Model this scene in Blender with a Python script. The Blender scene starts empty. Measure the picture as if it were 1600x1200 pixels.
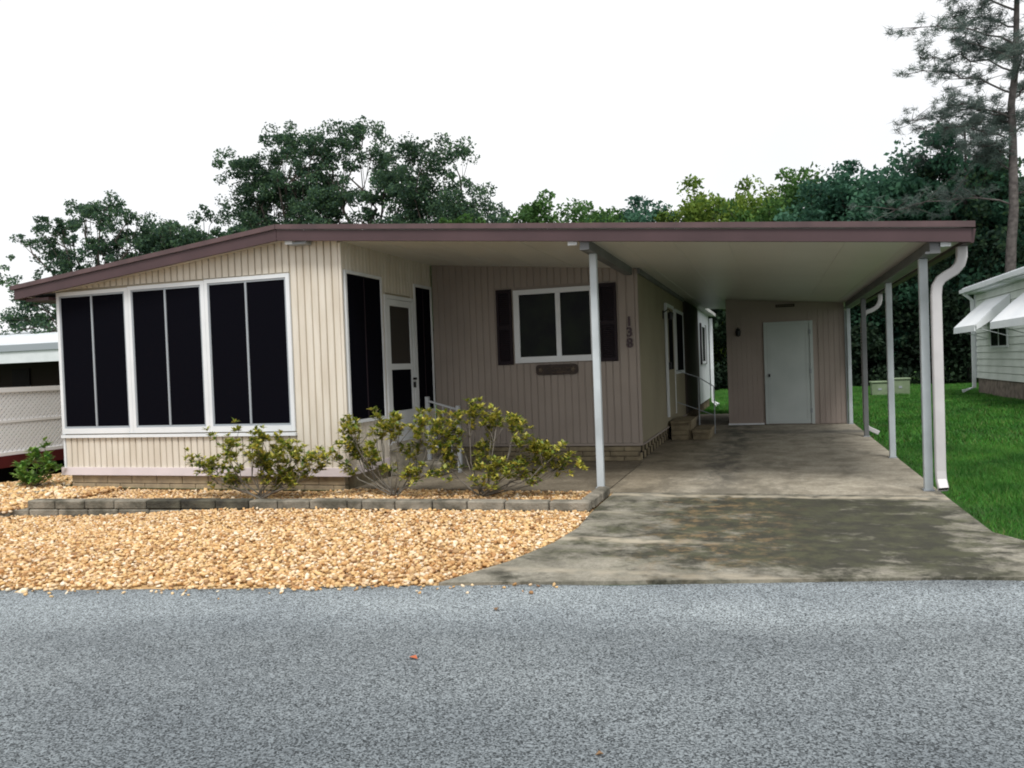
import bpy, math, random
import numpy as np
from mathutils import Vector, Matrix
R = math.radians
random.seed(7)
rng = np.random.default_rng(11)
S = bpy.context.scene
C = S.collection

# ------------------------------------------------------------------ camera
cam_d = bpy.data.cameras.new('camera'); cam = bpy.data.objects.new('camera', cam_d); C.objects.link(cam)
S.camera = cam
cam_d.sensor_width = 36.0; cam_d.lens = 36.0 * 1276 / 1600
cam_d.clip_start = 0.05; cam_d.clip_end = 1500
yaw, pitch, roll = R(17.6), R(-1.2), R(2.1)
F = Vector((-math.sin(yaw)*math.cos(pitch), math.cos(yaw)*math.cos(pitch), math.sin(pitch)))
R0 = Vector((math.cos(yaw), math.sin(yaw), 0)); U0 = R0.cross(F)
RR = R0*math.cos(roll) - U0*math.sin(roll); UU = U0*math.cos(roll) + R0*math.sin(roll)
cam.matrix_world = Matrix(((RR.x, UU.x, -F.x, 0), (RR.y, UU.y, -F.y, 0), (RR.z, UU.z, -F.z, 1.4), (0, 0, 0, 1)))

# ------------------------------------------------------------------ world
SUN_EL, SUN_AZ = 58.0, (0.30, -0.95)
W = bpy.data.worlds.new('World'); S.world = W; W.use_nodes = True
nt = W.node_tree; nt.nodes.clear()
def N(nt, t, **k):
    n = nt.nodes.new(t)
    for a, b in k.items(): setattr(n, a, b)
    return n
out = N(nt, 'ShaderNodeOutputWorld'); add = N(nt, 'ShaderNodeMixShader')
bg = N(nt, 'ShaderNodeBackground'); sky = N(nt, 'ShaderNodeTexSky')
sky.sky_type = 'NISHITA'; sky.sun_disc = False; sky.sun_elevation = R(SUN_EL)
sky.sun_rotation = math.atan2(SUN_AZ[0], SUN_AZ[1]); sky.dust_density = 3.0
bg.inputs['Strength'].default_value = 0.1
nt.links.new(sky.outputs[0], bg.inputs['Color'])
bc = N(nt, 'ShaderNodeBackground'); bc.inputs['Strength'].default_value = 1.0       # the bright cloud sheet
tc = N(nt, 'ShaderNodeTexCoord'); nz = N(nt, 'ShaderNodeTexNoise'); nz.inputs['Scale'].default_value = 2.2; nz.inputs['Detail'].default_value = 5
cr = N(nt, 'ShaderNodeValToRGB'); cr.color_ramp.elements[0].position = .32; cr.color_ramp.elements[0].color = (1.03, 1.05, 1.08, 1)
cr.color_ramp.elements[1].position = .6; cr.color_ramp.elements[1].color = (1.15, 1.15, 1.15, 1)
nt.links.new(tc.outputs['Generated'], nz.inputs['Vector']); nt.links.new(nz.outputs[0], cr.inputs[0]); nt.links.new(cr.outputs[0], bc.inputs['Color'])
add.inputs[0].default_value = 0.93
nt.links.new(bg.outputs[0], add.inputs[1]); nt.links.new(bc.outputs[0], add.inputs[2]); nt.links.new(add.outputs[0], out.inputs['Surface'])
# ------------------------------------------------------------------ sun
sd = bpy.data.lights.new('sun', 'SUN'); sd.energy = 3.0; sd.angle = R(20); sd.color = (1, .98, .94)
sun = bpy.data.objects.new('sun', sd); C.objects.link(sun)
a = Vector((SUN_AZ[0], SUN_AZ[1], 0)).normalized()
todir = a*math.cos(R(SUN_EL)) + Vector((0, 0, math.sin(R(SUN_EL))))
sun.rotation_euler = todir.to_track_quat('Z', 'Y').to_euler(); sun.location = (0, -5, 12)
S.view_settings.view_transform = 'Standard'; S.view_settings.look = 'None'
S.view_settings.exposure = 0.0; S.view_settings.gamma = 1.0
S.cycles.max_bounces = 8; S.cycles.diffuse_bounces = 4; S.cycles.filter_width = 1.9
S.cycles.use_denoising = True

# ------------------------------------------------------------------ materials
def mat(name, col, rough=.7, col2=None, scale=6.0, detail=5, bump=0.0, bscale=60.0, spec=.3, lo=.35, hi=.65, island=None, trans=0.0, metal=0.0, coord='Object', stretch=None):
    m = bpy.data.materials.new(name); m.use_nodes = True
    t = m.node_tree; b = t.nodes['Principled BSDF']; o = t.nodes['Material Output']
    b.inputs['Roughness'].default_value = rough; b.inputs['Specular IOR Level'].default_value = spec; b.inputs['Metallic'].default_value = metal
    if coord == 'World': c = N(t, 'ShaderNodeNewGeometry').outputs['Position']
    else: c = N(t, 'ShaderNodeTexCoord').outputs['Object']
    if stretch:
        mp = N(t, 'ShaderNodeMapping'); mp.inputs['Scale'].default_value = stretch; t.links.new(c, mp.inputs[0]); c = mp.outputs[0]
    last = None
    if island:
        g = N(t, 'ShaderNodeNewGeometry'); r = N(t, 'ShaderNodeValToRGB'); e = r.color_ramp.elements
        e[0].position = 0; e[0].color = (*island[0], 1); e[1].position = 1; e[1].color = (*island[-1], 1)
        for i, cc in enumerate(island[1:-1]):
            x = e.new((i+1)/(len(island)-1)); x.color = (*cc, 1)
        t.links.new(g.outputs['Random Per Island'], r.inputs[0]); last = r.outputs[0]
    if col2:
        n = N(t, 'ShaderNodeTexNoise'); n.inputs['Scale'].default_value = scale; n.inputs['Detail'].default_value = detail
        t.links.new(c, n.inputs['Vector'])
        r = N(t, 'ShaderNodeMapRange'); r.inputs[1].default_value = lo; r.inputs[2].default_value = hi
        t.links.new(n.outputs[0], r.inputs[0])
        mx = N(t, 'ShaderNodeMix', data_type='RGBA'); t.links.new(r.outputs[0], mx.inputs[0])
        mx.inputs[6].default_value = (*col, 1); mx.inputs[7].default_value = (*col2, 1)
        if last is not None:
            m2 = N(t, 'ShaderNodeMix', data_type='RGBA', blend_type='MULTIPLY'); m2.inputs[0].default_value = 1
            t.links.new(last, m2.inputs[6]); t.links.new(mx.outputs[2], m2.inputs[7]); last = m2.outputs[2]
        else: last = mx.outputs[2]
    if last is not None: t.links.new(last, b.inputs['Base Color'])
    else: b.inputs['Base Color'].default_value = (*col, 1)
    if bump:
        n = N(t, 'ShaderNodeTexNoise'); n.inputs['Scale'].default_value = bscale; n.inputs['Detail'].default_value = 4
        t.links.new(c, n.inputs['Vector'])
        bp = N(t, 'ShaderNodeBump'); bp.inputs['Strength'].default_value = 1; bp.inputs['Distance'].default_value = bump
        t.links.new(n.outputs[0], bp.inputs['Height']); t.links.new(bp.outputs[0], b.inputs['Normal'])
    if trans:
        tr = N(t, 'ShaderNodeBsdfTranslucent'); ms = N(t, 'ShaderNodeMixShader'); ms.inputs[0].default_value = trans
        if last is not None: t.links.new(last, tr.inputs[0])
        else: tr.inputs[0].default_value = (*col, 1)
        t.links.new(b.outputs[0], ms.inputs[1]); t.links.new(tr.outputs[0], ms.inputs[2]); t.links.new(ms.outputs[0], o.inputs[0])
    return m
M = {}
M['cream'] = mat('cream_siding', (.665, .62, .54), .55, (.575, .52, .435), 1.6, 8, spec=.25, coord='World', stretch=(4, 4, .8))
M['beige'] = mat('beige_siding', (.33, .285, .25), .6, (.28, .24, .21), 1.1, 6, spec=.25, coord='World')  # porch shade is partly put into this darker base colour
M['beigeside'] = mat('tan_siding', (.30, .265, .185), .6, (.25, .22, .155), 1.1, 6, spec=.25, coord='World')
M['gap'] = mat('groove_shade', (.40, .34, .25), .8)
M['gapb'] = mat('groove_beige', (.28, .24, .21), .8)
M['shed'] = mat('shed_paint', (.38, .32, .285), .7, (.33, .275, .245), .9, 6, spec=.2, coord='World')
M['bwhite'] = mat('fresh_white_vinyl', (.84, .84, .85), .45, spec=.35)
M['white'] = mat('white_paint', (.73, .755, .78), .45, (.65, .68, .70), 2.0, 5, spec=.35, coord='World')
M['lilac'] = mat('pale_lilac_trim', (.68, .61, .63), .5, (.60, .54, .55), 2.0, 5, coord='World')
M['postw'] = mat('post_paint', (.52, .57, .60), .4, (.40, .44, .46), 3.0, 6, spec=.4, coord='World')
M['spout'] = mat('downspout_paint', (.58, .565, .57), .4, (.49, .475, .48), 3.0, 6, spec=.4, coord='World')
M['ceil'] = mat('carport_ceiling_paint', (.66, .66, .62), .4, (.60, .60, .56), .6, 5, spec=.3, coord='World')
M['beam'] = mat('beam_paint', (.17, .175, .18), .5, (.13, .135, .14), 2.0)
M['grey'] = mat('grey_aluminium', (.30, .33, .36), .4, spec=.4)
M['fascia'] = mat('brown_fascia_paint', (.078, .046, .050), .5, (.060, .036, .039), 1.5, 6, spec=.3, coord='World')
M['roofb'] = mat('roof_edge_brown', (.115, .072, .074), .55, (.08, .052, .054), 4.0, 6, coord='World')
M['rooftop'] = mat('roof_coating', (.6, .6, .58), .7, (.45, .45, .43), .8, 6)
M['screen'] = mat('dark_sun_screen', (.003, .003, .0055), .8, spec=.03)
M['glass'] = mat('dark_window_glass', (.005, .006, .007), .25, (.012, .017, .010), 3.0, spec=.07)  # faint green reflection is mixed into the pane colour
M['shutter'] = mat('dark_shutter', (.016, .010, .014), .6, spec=.2)
M['dark'] = mat('dark_void', (.012, .011, .012), .9, spec=.05)
M['black'] = mat('black_metal', (.012, .012, .013), .4, spec=.4)
M['doorp'] = mat('pale_door_paint', (.52, .565, .555), .5, (.46, .51, .50), 2.0, coord='World')
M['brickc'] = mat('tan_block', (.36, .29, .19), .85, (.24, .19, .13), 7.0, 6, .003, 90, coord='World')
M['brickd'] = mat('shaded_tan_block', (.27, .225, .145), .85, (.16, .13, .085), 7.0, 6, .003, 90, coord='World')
M['mortar'] = mat('mortar', (.17, .14, .10), .95, (.12, .10, .07), 12, 4, .002, 120)
M['curb'] = mat('weathered_curb_block', (.27, .245, .20), .9, (.085, .08, .062), 5.0, 9, .012, 38, coord='World')
M['curbd'] = mat('mossy_curb_block', (.10, .095, .07), .9, (.025, .024, .02), 5, 8, .012, 38, coord='World')
M['red'] = mat('dark_red_board', (.10, .012, .014), .6, (.06, .008, .01), 3)
M['rail'] = mat('rail_paint', (.36, .38, .40), .45)
M['bark'] = mat('oak_bark', (.075, .062, .05), .9, (.035, .03, .026), 5, 6, .02, 12)
M['pinebark'] = mat('pine_bark', (.12, .105, .10), .9, (.06, .052, .05), 6, 6, .02, 10)
M['twig'] = mat('pale_stem_bark', (.22, .20, .17), .85, (.13, .12, .10), 20, 5)
M['oakleaf'] = mat('oak_leaf', (1, 1, 1), .65, (.45, .5, .5), .45, 3, island=[(.045, .09, .07), (.08, .15, .095), (.12, .21, .085), (.06, .115, .085)], trans=.38, spec=.2)  # leaf tones lifted to carry the pale haze over the trees
M['greenleaf'] = mat('green_leaf', (1, 1, 1), .65, (.55, .6, .55), .5, 3, island=[(.05, .12, .04), (.09, .20, .05), (.13, .25, .06), (.07, .15, .06)], trans=.38, spec=.2)
M['limeleaf'] = mat('lime_leaf', (1, 1, 1), .65, (.5, .6, .5), .6, 3, island=[(.10, .17, .03), (.19, .28, .05), (.28, .37, .06), (.08, .16, .04)], trans=.38, spec=.2)
M['tealleaf'] = mat('blue_green_leaf', (1, 1, 1), .65, (.5, .55, .6), .45, 3, island=[(.045, .12, .08), (.07, .18, .11), (.10, .23, .13), (.055, .14, .10)], trans=.36, spec=.2)
M['darkleaf'] = mat('undergrowth_leaf', (1, 1, 1), .8, (.4, .45, .45), .35, 3, island=[(.012, .022, .014), (.022, .04, .02), (.03, .055, .03), (.015, .026, .02)], trans=.1, spec=.1)
M['needle'] = mat('pine_needle', (1, 1, 1), .6, (.7, .7, .75), .6, 3, island=[(.11, .15, .14), (.15, .20, .17), (.20, .25, .21)], trans=.45, spec=.2)  # needle tones paled, glare haze is put into the colour
M['croton'] = mat('croton_leaf', (1, 1, 1), .45, (.85, .9, .8), 5, 3, island=[(.06, .12, .02), (.12, .19, .025), (.50, .46, .07), (.30, .34, .05), (.05, .10, .02), (.66, .56, .12), (.52, .46, .08), (.12, .20, .03), (.62, .50, .10), (.10, .17, .03)], trans=.25, spec=.35)
M['freshleaf'] = mat('fresh_green_leaf', (1, 1, 1), .45, (.8, .9, .8), 5, 3, island=[(.07, .17, .03), (.14, .28, .05), (.26, .38, .08), (.05, .12, .03)], trans=.25, spec=.35)
M['blade'] = mat('grass_blade', (1, .95, .9), .6, (.42, .52, .5), 1.1, 7, island=[(.035, .17, .025), (.06, .24, .032), (.10, .28, .04), (.045, .19, .028), (.16, .20, .06)], trans=.2, spec=.2, coord='World')
M['stone'] = mat('river_stone', (1, 1, 1), .8, (.86, .82, .8), .7, 3, island=[(.58, .36, .16), (.72, .50, .24), (.44, .22, .08), (.80, .62, .38), (.66, .43, .18), (.85, .76, .60), (.54, .32, .13), (.26, .14, .07), (.76, .56, .29)], coord='World', spec=.25)
M['neigh'] = mat('pale_lap_siding', (.62, .66, .62), .6, (.52, .56, .52), 1.5, coord='World')
M['metalw'] = mat('white_roof_metal', (.84, .86, .88), .5, (.76, .79, .82), 1.0, coord='World')
M['utility'] = mat('utility_green', (.20, .26, .16), .6, (.15, .20, .12), 4)
M['leafor'] = mat('dry_orange_leaf', (.42, .12, .05), .7)
M['leafbr'] = mat('dry_brown_leaf', (.20, .12, .06), .7)
M['skirtstone'] = mat('grey_rubble', (.22, .18, .15), .9, (.10, .085, .07), 6, 6, .01, 20, coord='World')
M['soil'] = mat('soil', (.10, .075, .045), .95, (.05, .04, .025), 3, 6, .01, 30, coord='World')

def ground_mat(name, build):
    m = bpy.data.materials.new(name); m.use_nodes = True; t = m.node_tree; b = t.nodes['Principled BSDF']
    pos = N(t, 'ShaderNodeNewGeometry').outputs['Position']
    build(t, b, pos); return m
def noise(t, pos, scale, detail=4, rough=.5, stretch=None, dist=0.0):
    if stretch:
        mp = N(t, 'ShaderNodeMapping'); mp.inputs['Scale'].default_value = stretch; t.links.new(pos, mp.inputs[0]); pos = mp.outputs[0]
    n = N(t, 'ShaderNodeTexNoise'); n.inputs['Scale'].default_value = scale; n.inputs['Detail'].default_value = detail; n.inputs['Roughness'].default_value = rough
    n.inputs['Distortion'].default_value = dist
    t.links.new(pos, n.inputs['Vector']); return n.outputs[0]
def rng_(t, v, a, b, c=0, d=1, smooth=False):
    r = N(t, 'ShaderNodeMapRange')
    if smooth: r.interpolation_type = 'SMOOTHSTEP'
    for i, x in enumerate((a, b, c, d)): r.inputs[i+1].default_value = x
    t.links.new(v, r.inputs[0]); return r.outputs[0]
def mixc(t, f, a, b, mode='MIX'):
    x = N(t, 'ShaderNodeMix', data_type='RGBA', blend_type=mode)
    for s, v in ((0, f), (6, a), (7, b)):
        if isinstance(v, tuple): x.inputs[s].default_value = (*v, 1)
        elif isinstance(v, (int, float)): x.inputs[s].default_value = v
        else: t.links.new(v, x.inputs[s])
    return x.outputs[2]
def mth(t, op, a, b=None):
    x = N(t, 'ShaderNodeMath', operation=op)
    for s, v in ((0, a), (1, b)):
        if v is None: continue
        if isinstance(v, (int, float)): x.inputs[s].default_value = v
        else: t.links.new(v, x.inputs[s])
    return x.outputs[0]
def bump(t, b, h, dist):
    bp = N(t, 'ShaderNodeBump'); bp.inputs['Distance'].default_value = dist; t.links.new(h, bp.inputs['Height']); t.links.new(bp.outputs[0], b.inputs['Normal'])
def xyz(t, pos):
    s = N(t, 'ShaderNodeSeparateXYZ'); t.links.new(pos, s.inputs[0]); return s.outputs

def b_road(t, b, pos):
    v = N(t, 'ShaderNodeTexVoronoi'); v.inputs['Scale'].default_value = 150; t.links.new(pos, v.inputs['Vector'])
    sp = N(t, 'ShaderNodeSeparateColor'); t.links.new(v.outputs['Color'], sp.inputs[0])
    f = noise(t, pos, 55, 6, .8)
    k = mth(t, 'ADD', mth(t, 'MULTIPLY', sp.outputs[0], .55), mth(t, 'MULTIPLY', f, .45))
    c = mixc(t, rng_(t, k, .26, .72), (.028, .033, .036), (.315, .35, .365))
    big = rng_(t, noise(t, pos, .55, 5, .6, (1, 1.7, 1)), .36, .66)
    c = mixc(t, big, c, mixc(t, 1.0, c, (.70, .71, .73), 'MULTIPLY'))
    X, Y, Z = xyz(t, pos)
    # worn, paler strip close to the gravel and lens vignette darkening painted in further out
    d = mth(t, 'SUBTRACT', mth(t, 'ADD', mth(t, 'MULTIPLY', X, .209), 5.29), Y)
    d = mth(t, 'ADD', d, mth(t, 'MULTIPLY', noise(t, pos, 1.2, 4), .5))
    pale = mth(t, 'MULTIPLY', rng_(t, d, .22, .42, 0, 1, True), rng_(t, d, .75, 1.35, 1, 0, True))
    c = mixc(t, mth(t, 'MULTIPLY', pale, .85), c, mixc(t, 1.0, c, (1.5, 1.5, 1.5), 'MULTIPLY'))
    vignette = rng_(t, d, 1.6, 3.0, 0, 1, True)
    c = mixc(t, vignette, c, mixc(t, 1.0, c, (.78, .79, .80), 'MULTIPLY'))
    t.links.new(c, b.inputs['Base Color']); b.inputs['Roughness'].default_value = .82; b.inputs['Specular IOR Level'].default_value = .25
    bump(t, b, k, .006)
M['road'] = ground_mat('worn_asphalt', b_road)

def concrete(pale, mott, stain, kind):
    def f(t, b, pos):
        X, Y, Z = xyz(t, pos)
        c = mixc(t, rng_(t, noise(t, pos, 2.3, 8, .65), .36, .64), pale, mott)
        c = mixc(t, rng_(t, noise(t, pos, 60, 3, .7), .35, .7, 0, .35), c, (.10, .095, .08))
        c = mixc(t, rng_(t, noise(t, pos, 24, 8, .9), .42, .60, 0, .6), c, mixc(t, 1.0, c, (.45, .44, .40), 'MULTIPLY'))
        if kind == 'apron':
            n = noise(t, pos, 2.1, 12, .74, (1.0, 1.25, 1), .2)
            env = mth(t, 'MULTIPLY', rng_(t, Y, 5.0, 6.2, .15, 1, True), rng_(t, Y, 8.15, 8.62, 1, .3, True))
            env2 = mth(t, 'MULTIPLY', env, mth(t, 'MULTIPLY', rng_(t, X, -1.3, -.2, .35, 1, True), rng_(t, X, .9, 1.6, 1, .35, True)))
            s = rng_(t, mth(t, 'ADD', n, mth(t, 'MULTIPLY', env2, .22)), .53, .66)
            c = mixc(t, mth(t, 'MULTIPLY', s, .92), c, stain)
            g = rng_(t, noise(t, pos, 3.6, 9, .75), .45, .6)
            c = mixc(t, mth(t, 'MULTIPLY', mth(t, 'MULTIPLY', g, env), .45), c, (.10, .105, .055))
            # rusty tan wash in the middle
            w = mth(t, 'MULTIPLY', rng_(t, mth(t, 'ABSOLUTE', mth(t, 'ADD', X, .45)), .1, .9, 1, 0, True), rng_(t, noise(t, pos, 6.5, 9, .75), .50, .62))
            c = mixc(t, mth(t, 'MULTIPLY', mth(t, 'MULTIPLY', w, env), .65), c, (.24, .165, .085))
            # pale washed lines that cross the apron
            for yy, x1, st in ((8.50, 9, .8), (6.32, -.4, .75), (5.30, 9, .45), (7.45, -1.1, .5)):
                l = rng_(t, mth(t, 'ABSOLUTE', mth(t, 'SUBTRACT', mth(t, 'ADD', Y, mth(t, 'MULTIPLY', noise(t, pos, 1.6, 5), .22)), yy+.11)), .02, .12, 1, 0, True)
                l = mth(t, 'MULTIPLY', mth(t, 'MULTIPLY', l, rng_(t, X, x1-.5, x1+.2, st, 0)), rng_(t, noise(t, pos, 6, 4), .35, .55))
                c = mixc(t, l, c, (.42, .37, .285))
        elif kind == 'carport':
            # dark tyre path and drip marks
            n = noise(t, pos, 2.0, 10, .72, (1.5, .7, 1), .3)
            tr = rng_(t, mth(t, 'ABSOLUTE', mth(t, 'ADD', X, .62)), .10, .36, 1, 0, True)
            s = mth(t, 'MULTIPLY', tr, rng_(t, n, .40, .58)); s = mth(t, 'MULTIPLY', s, rng_(t, Y, 8.9, 10.2, .35, .9, True))
            c = mixc(t, mth(t, 'MULTIPLY', s, .85), c, (.075, .075, .07))
            o = rng_(t, mth(t, 'ADD', n, mth(t, 'MULTIPLY', mth(t, 'MULTIPLY', rng_(t, Y, 8.6, 10.2, 1, 0, True), rng_(t, X, -.4, .4, 1, 0, True)), .12)), .50, .64); c = mixc(t, mth(t, 'MULTIPLY', o, .55), c, stain)
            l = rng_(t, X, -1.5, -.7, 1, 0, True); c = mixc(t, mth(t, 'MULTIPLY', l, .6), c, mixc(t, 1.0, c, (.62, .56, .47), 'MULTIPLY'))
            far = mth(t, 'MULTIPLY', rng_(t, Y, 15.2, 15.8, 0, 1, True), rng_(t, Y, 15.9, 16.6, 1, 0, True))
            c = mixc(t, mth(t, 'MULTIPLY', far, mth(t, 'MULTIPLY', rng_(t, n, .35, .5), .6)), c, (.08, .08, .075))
        else:
            pb = noise(t, pos, 28, 4, .7); c = mixc(t, rng_(t, pb, .38, .62, 0, .6), c, (.09, .07, .05))
        t.links.new(c, b.inputs['Base Color']); b.inputs['Roughness'].default_value = .85; b.inputs['Specular IOR Level'].default_value = .25
        bump(t, b, noise(t, pos, 90, 5, .7), .003)
    return f
M['apron'] = ground_mat('stained_driveway_concrete', concrete((.38, .355, .295), (.19, .178, .145), (.030, .030, .021), 'apron'))
M['cslab'] = ground_mat('carport_concrete', concrete((.54, .49, .40), (.31, .275, .215), (.12, .108, .085), 'carport'))
M['pslab'] = ground_mat('porch_pebbled_concrete', concrete((.32, .275, .205), (.17, .145, .105), (.13, .115, .09), 'porch'))
def b_lawn(t, b, pos):
    c = mixc(t, rng_(t, noise(t, pos, 1.1, 7, .65), .35, .65), (.035, .115, .018), (.022, .07, .015))
    c = mixc(t, rng_(t, noise(t, pos, .33, 4, .6), .60, .70, 0, .6), c, (.11, .085, .035))
    c = mixc(t, rng_(t, noise(t, pos, 45, 4, .7), .4, .7, 0, .55), c, (.05, .06, .02))
    t.links.new(c, b.inputs['Base Color']); b.inputs['Roughness'].default_value = .95; b.inputs['Specular IOR Level'].default_value = .1
    bump(t, b, noise(t, pos, 30, 5, .7), .03)
M['lawn'] = ground_mat('lawn_ground', b_lawn)
def b_gbed(t, b, pos):
    v = N(t, 'ShaderNodeTexVoronoi'); v.inputs['Scale'].default_value = 26; t.links.new(pos, v.inputs['Vector'])
    sp = N(t, 'ShaderNodeSeparateColor'); t.links.new(v.outputs['Color'], sp.inputs[0])
    c = mixc(t, sp.outputs[0], (.30, .17, .07), (.60, .42, .20))
    t.links.new(c, b.inputs['Base Color']); b.inputs['Roughness'].default_value = .95; bump(t, b, sp.outputs[1], .015)
M['gbed'] = ground_mat('fine_gravel', b_gbed)

# ------------------------------------------------------------------ mesh helpers
class MB:
    def __init__(s): s.v = []; s.f = []
    def add(s, v, f):
        o = len(s.v); s.v += [tuple(p) for p in v]; s.f += [tuple(i+o for i in q) for q in f]; return s
    def hexa(s, p): return s.add(p, [(0, 3, 2, 1), (4, 5, 6, 7), (0, 1, 5, 4), (1, 2, 6, 5), (2, 3, 7, 6), (3, 0, 4, 7)])
    def box(s, x0, x1, y0, y1, z0, z1):
        return s.hexa([(x0, y0, z0), (x1, y0, z0), (x1, y1, z0), (x0, y1, z0), (x0, y0, z1), (x1, y0, z1), (x1, y1, z1), (x0, y1, z1)])
    def cbox(s, x0, x1, y0, y1, z0, z1, c=.006):
        # box with every vertical and horizontal edge chamfered (24 verts)
        V = []; 
        for ax in range(3):
            for sx in (0, 1):
                for sy in (0, 1):
                    for sz in (0, 1):
                        p = [(x0+c, x1-c)[sx], (y0+c, y1-c)[sy], (z0+c, z1-c)[sz]]
                        p[ax] = ((x0, x1), (y0, y1), (z0, z1))[ax][(sx, sy, sz)[ax]]
                        V.append(p)
        i = lambda ax, a, b, c_: ax*8 + a*4 + b*2 + c_
        Fc = []
        for k in (0, 1):
            Fc += [(i(0, k, 0, 0), i(0, k, 1, 0), i(0, k, 1, 1), i(0, k, 0, 1)), (i(1, 0, k, 0), i(1, 0, k, 1), i(1, 1, k, 1), i(1, 1, k, 0)), (i(2, 0, 0, k), i(2, 1, 0, k), i(2, 1, 1, k), i(2, 0, 1, k))]
            for j in (0, 1):
                Fc += [(i(0, k, j, 0), i(0, k, j, 1), i(1, k, j, 1), i(1, k, j, 0)), (i(1, 0, k, j), i(1, 1, k, j), i(2, 1, k, j), i(2, 0, k, j)), (i(0, k, 0, j), i(0, k, 1, j), i(2, k, 1, j), i(2, k, 0, j))]
                for l in (0, 1): Fc.append((i(0, k, j, l), i(1, k, j, l), i(2, k, j, l)))
        return s.add(V, Fc)
    def prism_y(s, poly, y0, y1):
        n = len(poly); v = [(x, y0, z) for x, z in poly] + [(x, y1, z) for x, z in poly]
        f = [tuple(range(n)), tuple(range(2*n-1, n-1, -1))] + [(i, i+n, (i+1) % n+n, (i+1) % n) for i in range(n)]
        return s.add(v, f)
    def prism_z(s, poly, z0, z1):
        n = len(poly); v = [(x, y, z0) for x, y in poly] + [(x, y, z1) for x, y in poly]
        f = [tuple(range(n-1, -1, -1)), tuple(range(n, 2*n))] + [(i, (i+1) % n, (i+1) % n+n, i+n) for i in range(n)]
        return s.add(v, f)
    def tube(s, pts, rad, n=8, square=None, cap=True):
        pts = [Vector(p) for p in pts]; m = len(pts); rad = [rad]*m if isinstance(rad, (int, float)) else rad
        ring = []; up = Vector((0, 0, 1))
        for k, p in enumerate(pts):
            d = (pts[min(k+1, m-1)] - pts[max(k-1, 0)]).normalized()
            a = d.cross(up)
            if a.length < .15: a = d.cross(Vector((0, 1, 0)))
            a.normalize(); b = d.cross(a)
            if square:
                hw, hh = square; ring += [p + a*sx*hw + b*sy*hh for sx, sy in ((-1, -1), (1, -1), (1, 1), (-1, 1))]; 
            else: ring += [p + (a*math.cos(2*math.pi*j/n) + b*math.sin(2*math.pi*j/n))*rad[k] for j in range(n)]
        if square: n = 4
        f = [(k*n+j, k*n+(j+1) % n, (k+1)*n+(j+1) % n, (k+1)*n+j) for k in range(m-1) for j in range(n)]
        if cap: f += [tuple(range(n-1, -1, -1)), tuple(range((m-1)*n, m*n))]
        return s.add(ring, f)
    def mesh(s, name, m, smooth=False, fix=True):
        me = bpy.data.meshes.new(name); me.from_pydata(s.v, [], s.f)
        me.materials.append(m if not isinstance(m, str) else M[m])
        if fix:
            import bmesh
            bm = bmesh.new(); bm.from_mesh(me); bmesh.ops.recalc_face_normals(bm, faces=bm.faces); bm.to_mesh(me); bm.free()
        if smooth: me.shade_smooth()
        return me
    def build(s, name, m, parent=None, smooth=False, **kw):
        return link(name, s.mesh(name, m, smooth), parent, **kw)
def link(name, me, parent=None, label=None, cat=None, group=None, kind=None, loc=None, scale=None, rot=None):
    o = bpy.data.objects.new(name, me); C.objects.link(o)
    if parent is not None: o.parent = parent
    if loc is not None: o.location = loc
    if scale is not None: o.scale = scale
    if rot is not None: o.rotation_euler = rot
    for k, v in (('label', label), ('category', cat), ('group', group), ('kind', kind)):
        if v: o[k] = v
    return o
def thing(name, label, cat, loc=(0, 0, 0), group=None, rz=0): return link(name, None, None, label, cat, group, 'thing', loc, rot=(0, 0, rz))
def B(*a): return MB().box(*a)
def npmesh(name, V, Fq, m, nside):
    """V (n,3) array, Fq (k, nside) int array"""
    me = bpy.data.meshes.new(name); me.vertices.add(len(V)); me.vertices.foreach_set('co', np.ascontiguousarray(V, dtype=np.float32).ravel())
    k = len(Fq); me.loops.add(k*nside); me.loops.foreach_set('vertex_index', np.ascontiguousarray(Fq, dtype=np.int32).ravel())
    me.polygons.add(k); me.polygons.foreach_set('loop_start', np.arange(0, k*nside, nside, dtype=np.int32))
    me.polygons.foreach_set('loop_total', np.full(k, nside, dtype=np.int32))
    me.materials.append(M[m]); me.update(calc_edges=True); return me

# ------------------------------------------------------------------ heights of the roof planes
def zc(x): return 2.57 - .083*x                        # underside of the carport roof
def zl(x): return 3.033 + .113*(x + 5.58)              # underside of the left slope
YF = 8.52                                              # front edge of the roof

# ------------------------------------------------------------------ setting
def road_y(x): return 5.292 + .209*x
gy0 = 8.7
def ground_z(x, y):
    dip = np.clip((-5.2 - x)/2.4, 0, 1); e = np.clip((y - road_y(x))/1.6, 0, 1)
    bed = (x > -8.2) & (x < -1.7) & (y > np.interp(x, [-8.2, -5.93, -4.45, -2.04, -1.6], [7.03, 7.24, 7.37, 7.51, 7.52])+.05)
    return -.006 - .14*bed - .085*dip*dip*(3-2*dip)*e*np.clip((8.2-y)/.6, 0, 1)
g = MB()
for x0, x1, y0, y1 in ((-300, -13, -60, 300), (-1.5, 300, -60, 300), (-13, -1.5, gy0, 300), (-13, -1.5, -60, 2.0)):
    g.add([(x0, y0, -.012), (x1, y0, -.012), (x1, y1, -.012), (x0, y1, -.012)], [(0, 1, 2, 3)])
g.build('lawn', 'lawn', kind='structure')
xs = np.linspace(-13, -1.5, 60); ys = np.linspace(2.0, gy0, 45)
XX, YY = np.meshgrid(xs, ys); ZZ = ground_z(XX, YY)
V = np.stack([XX, YY, ZZ], -1).reshape(-1, 3); idx = np.arange(len(V)).reshape(XX.shape)
Fq = np.stack([idx[:-1, :-1], idx[:-1, 1:], idx[1:, 1:], idx[1:, :-1]], -1).reshape(-1, 4)
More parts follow.
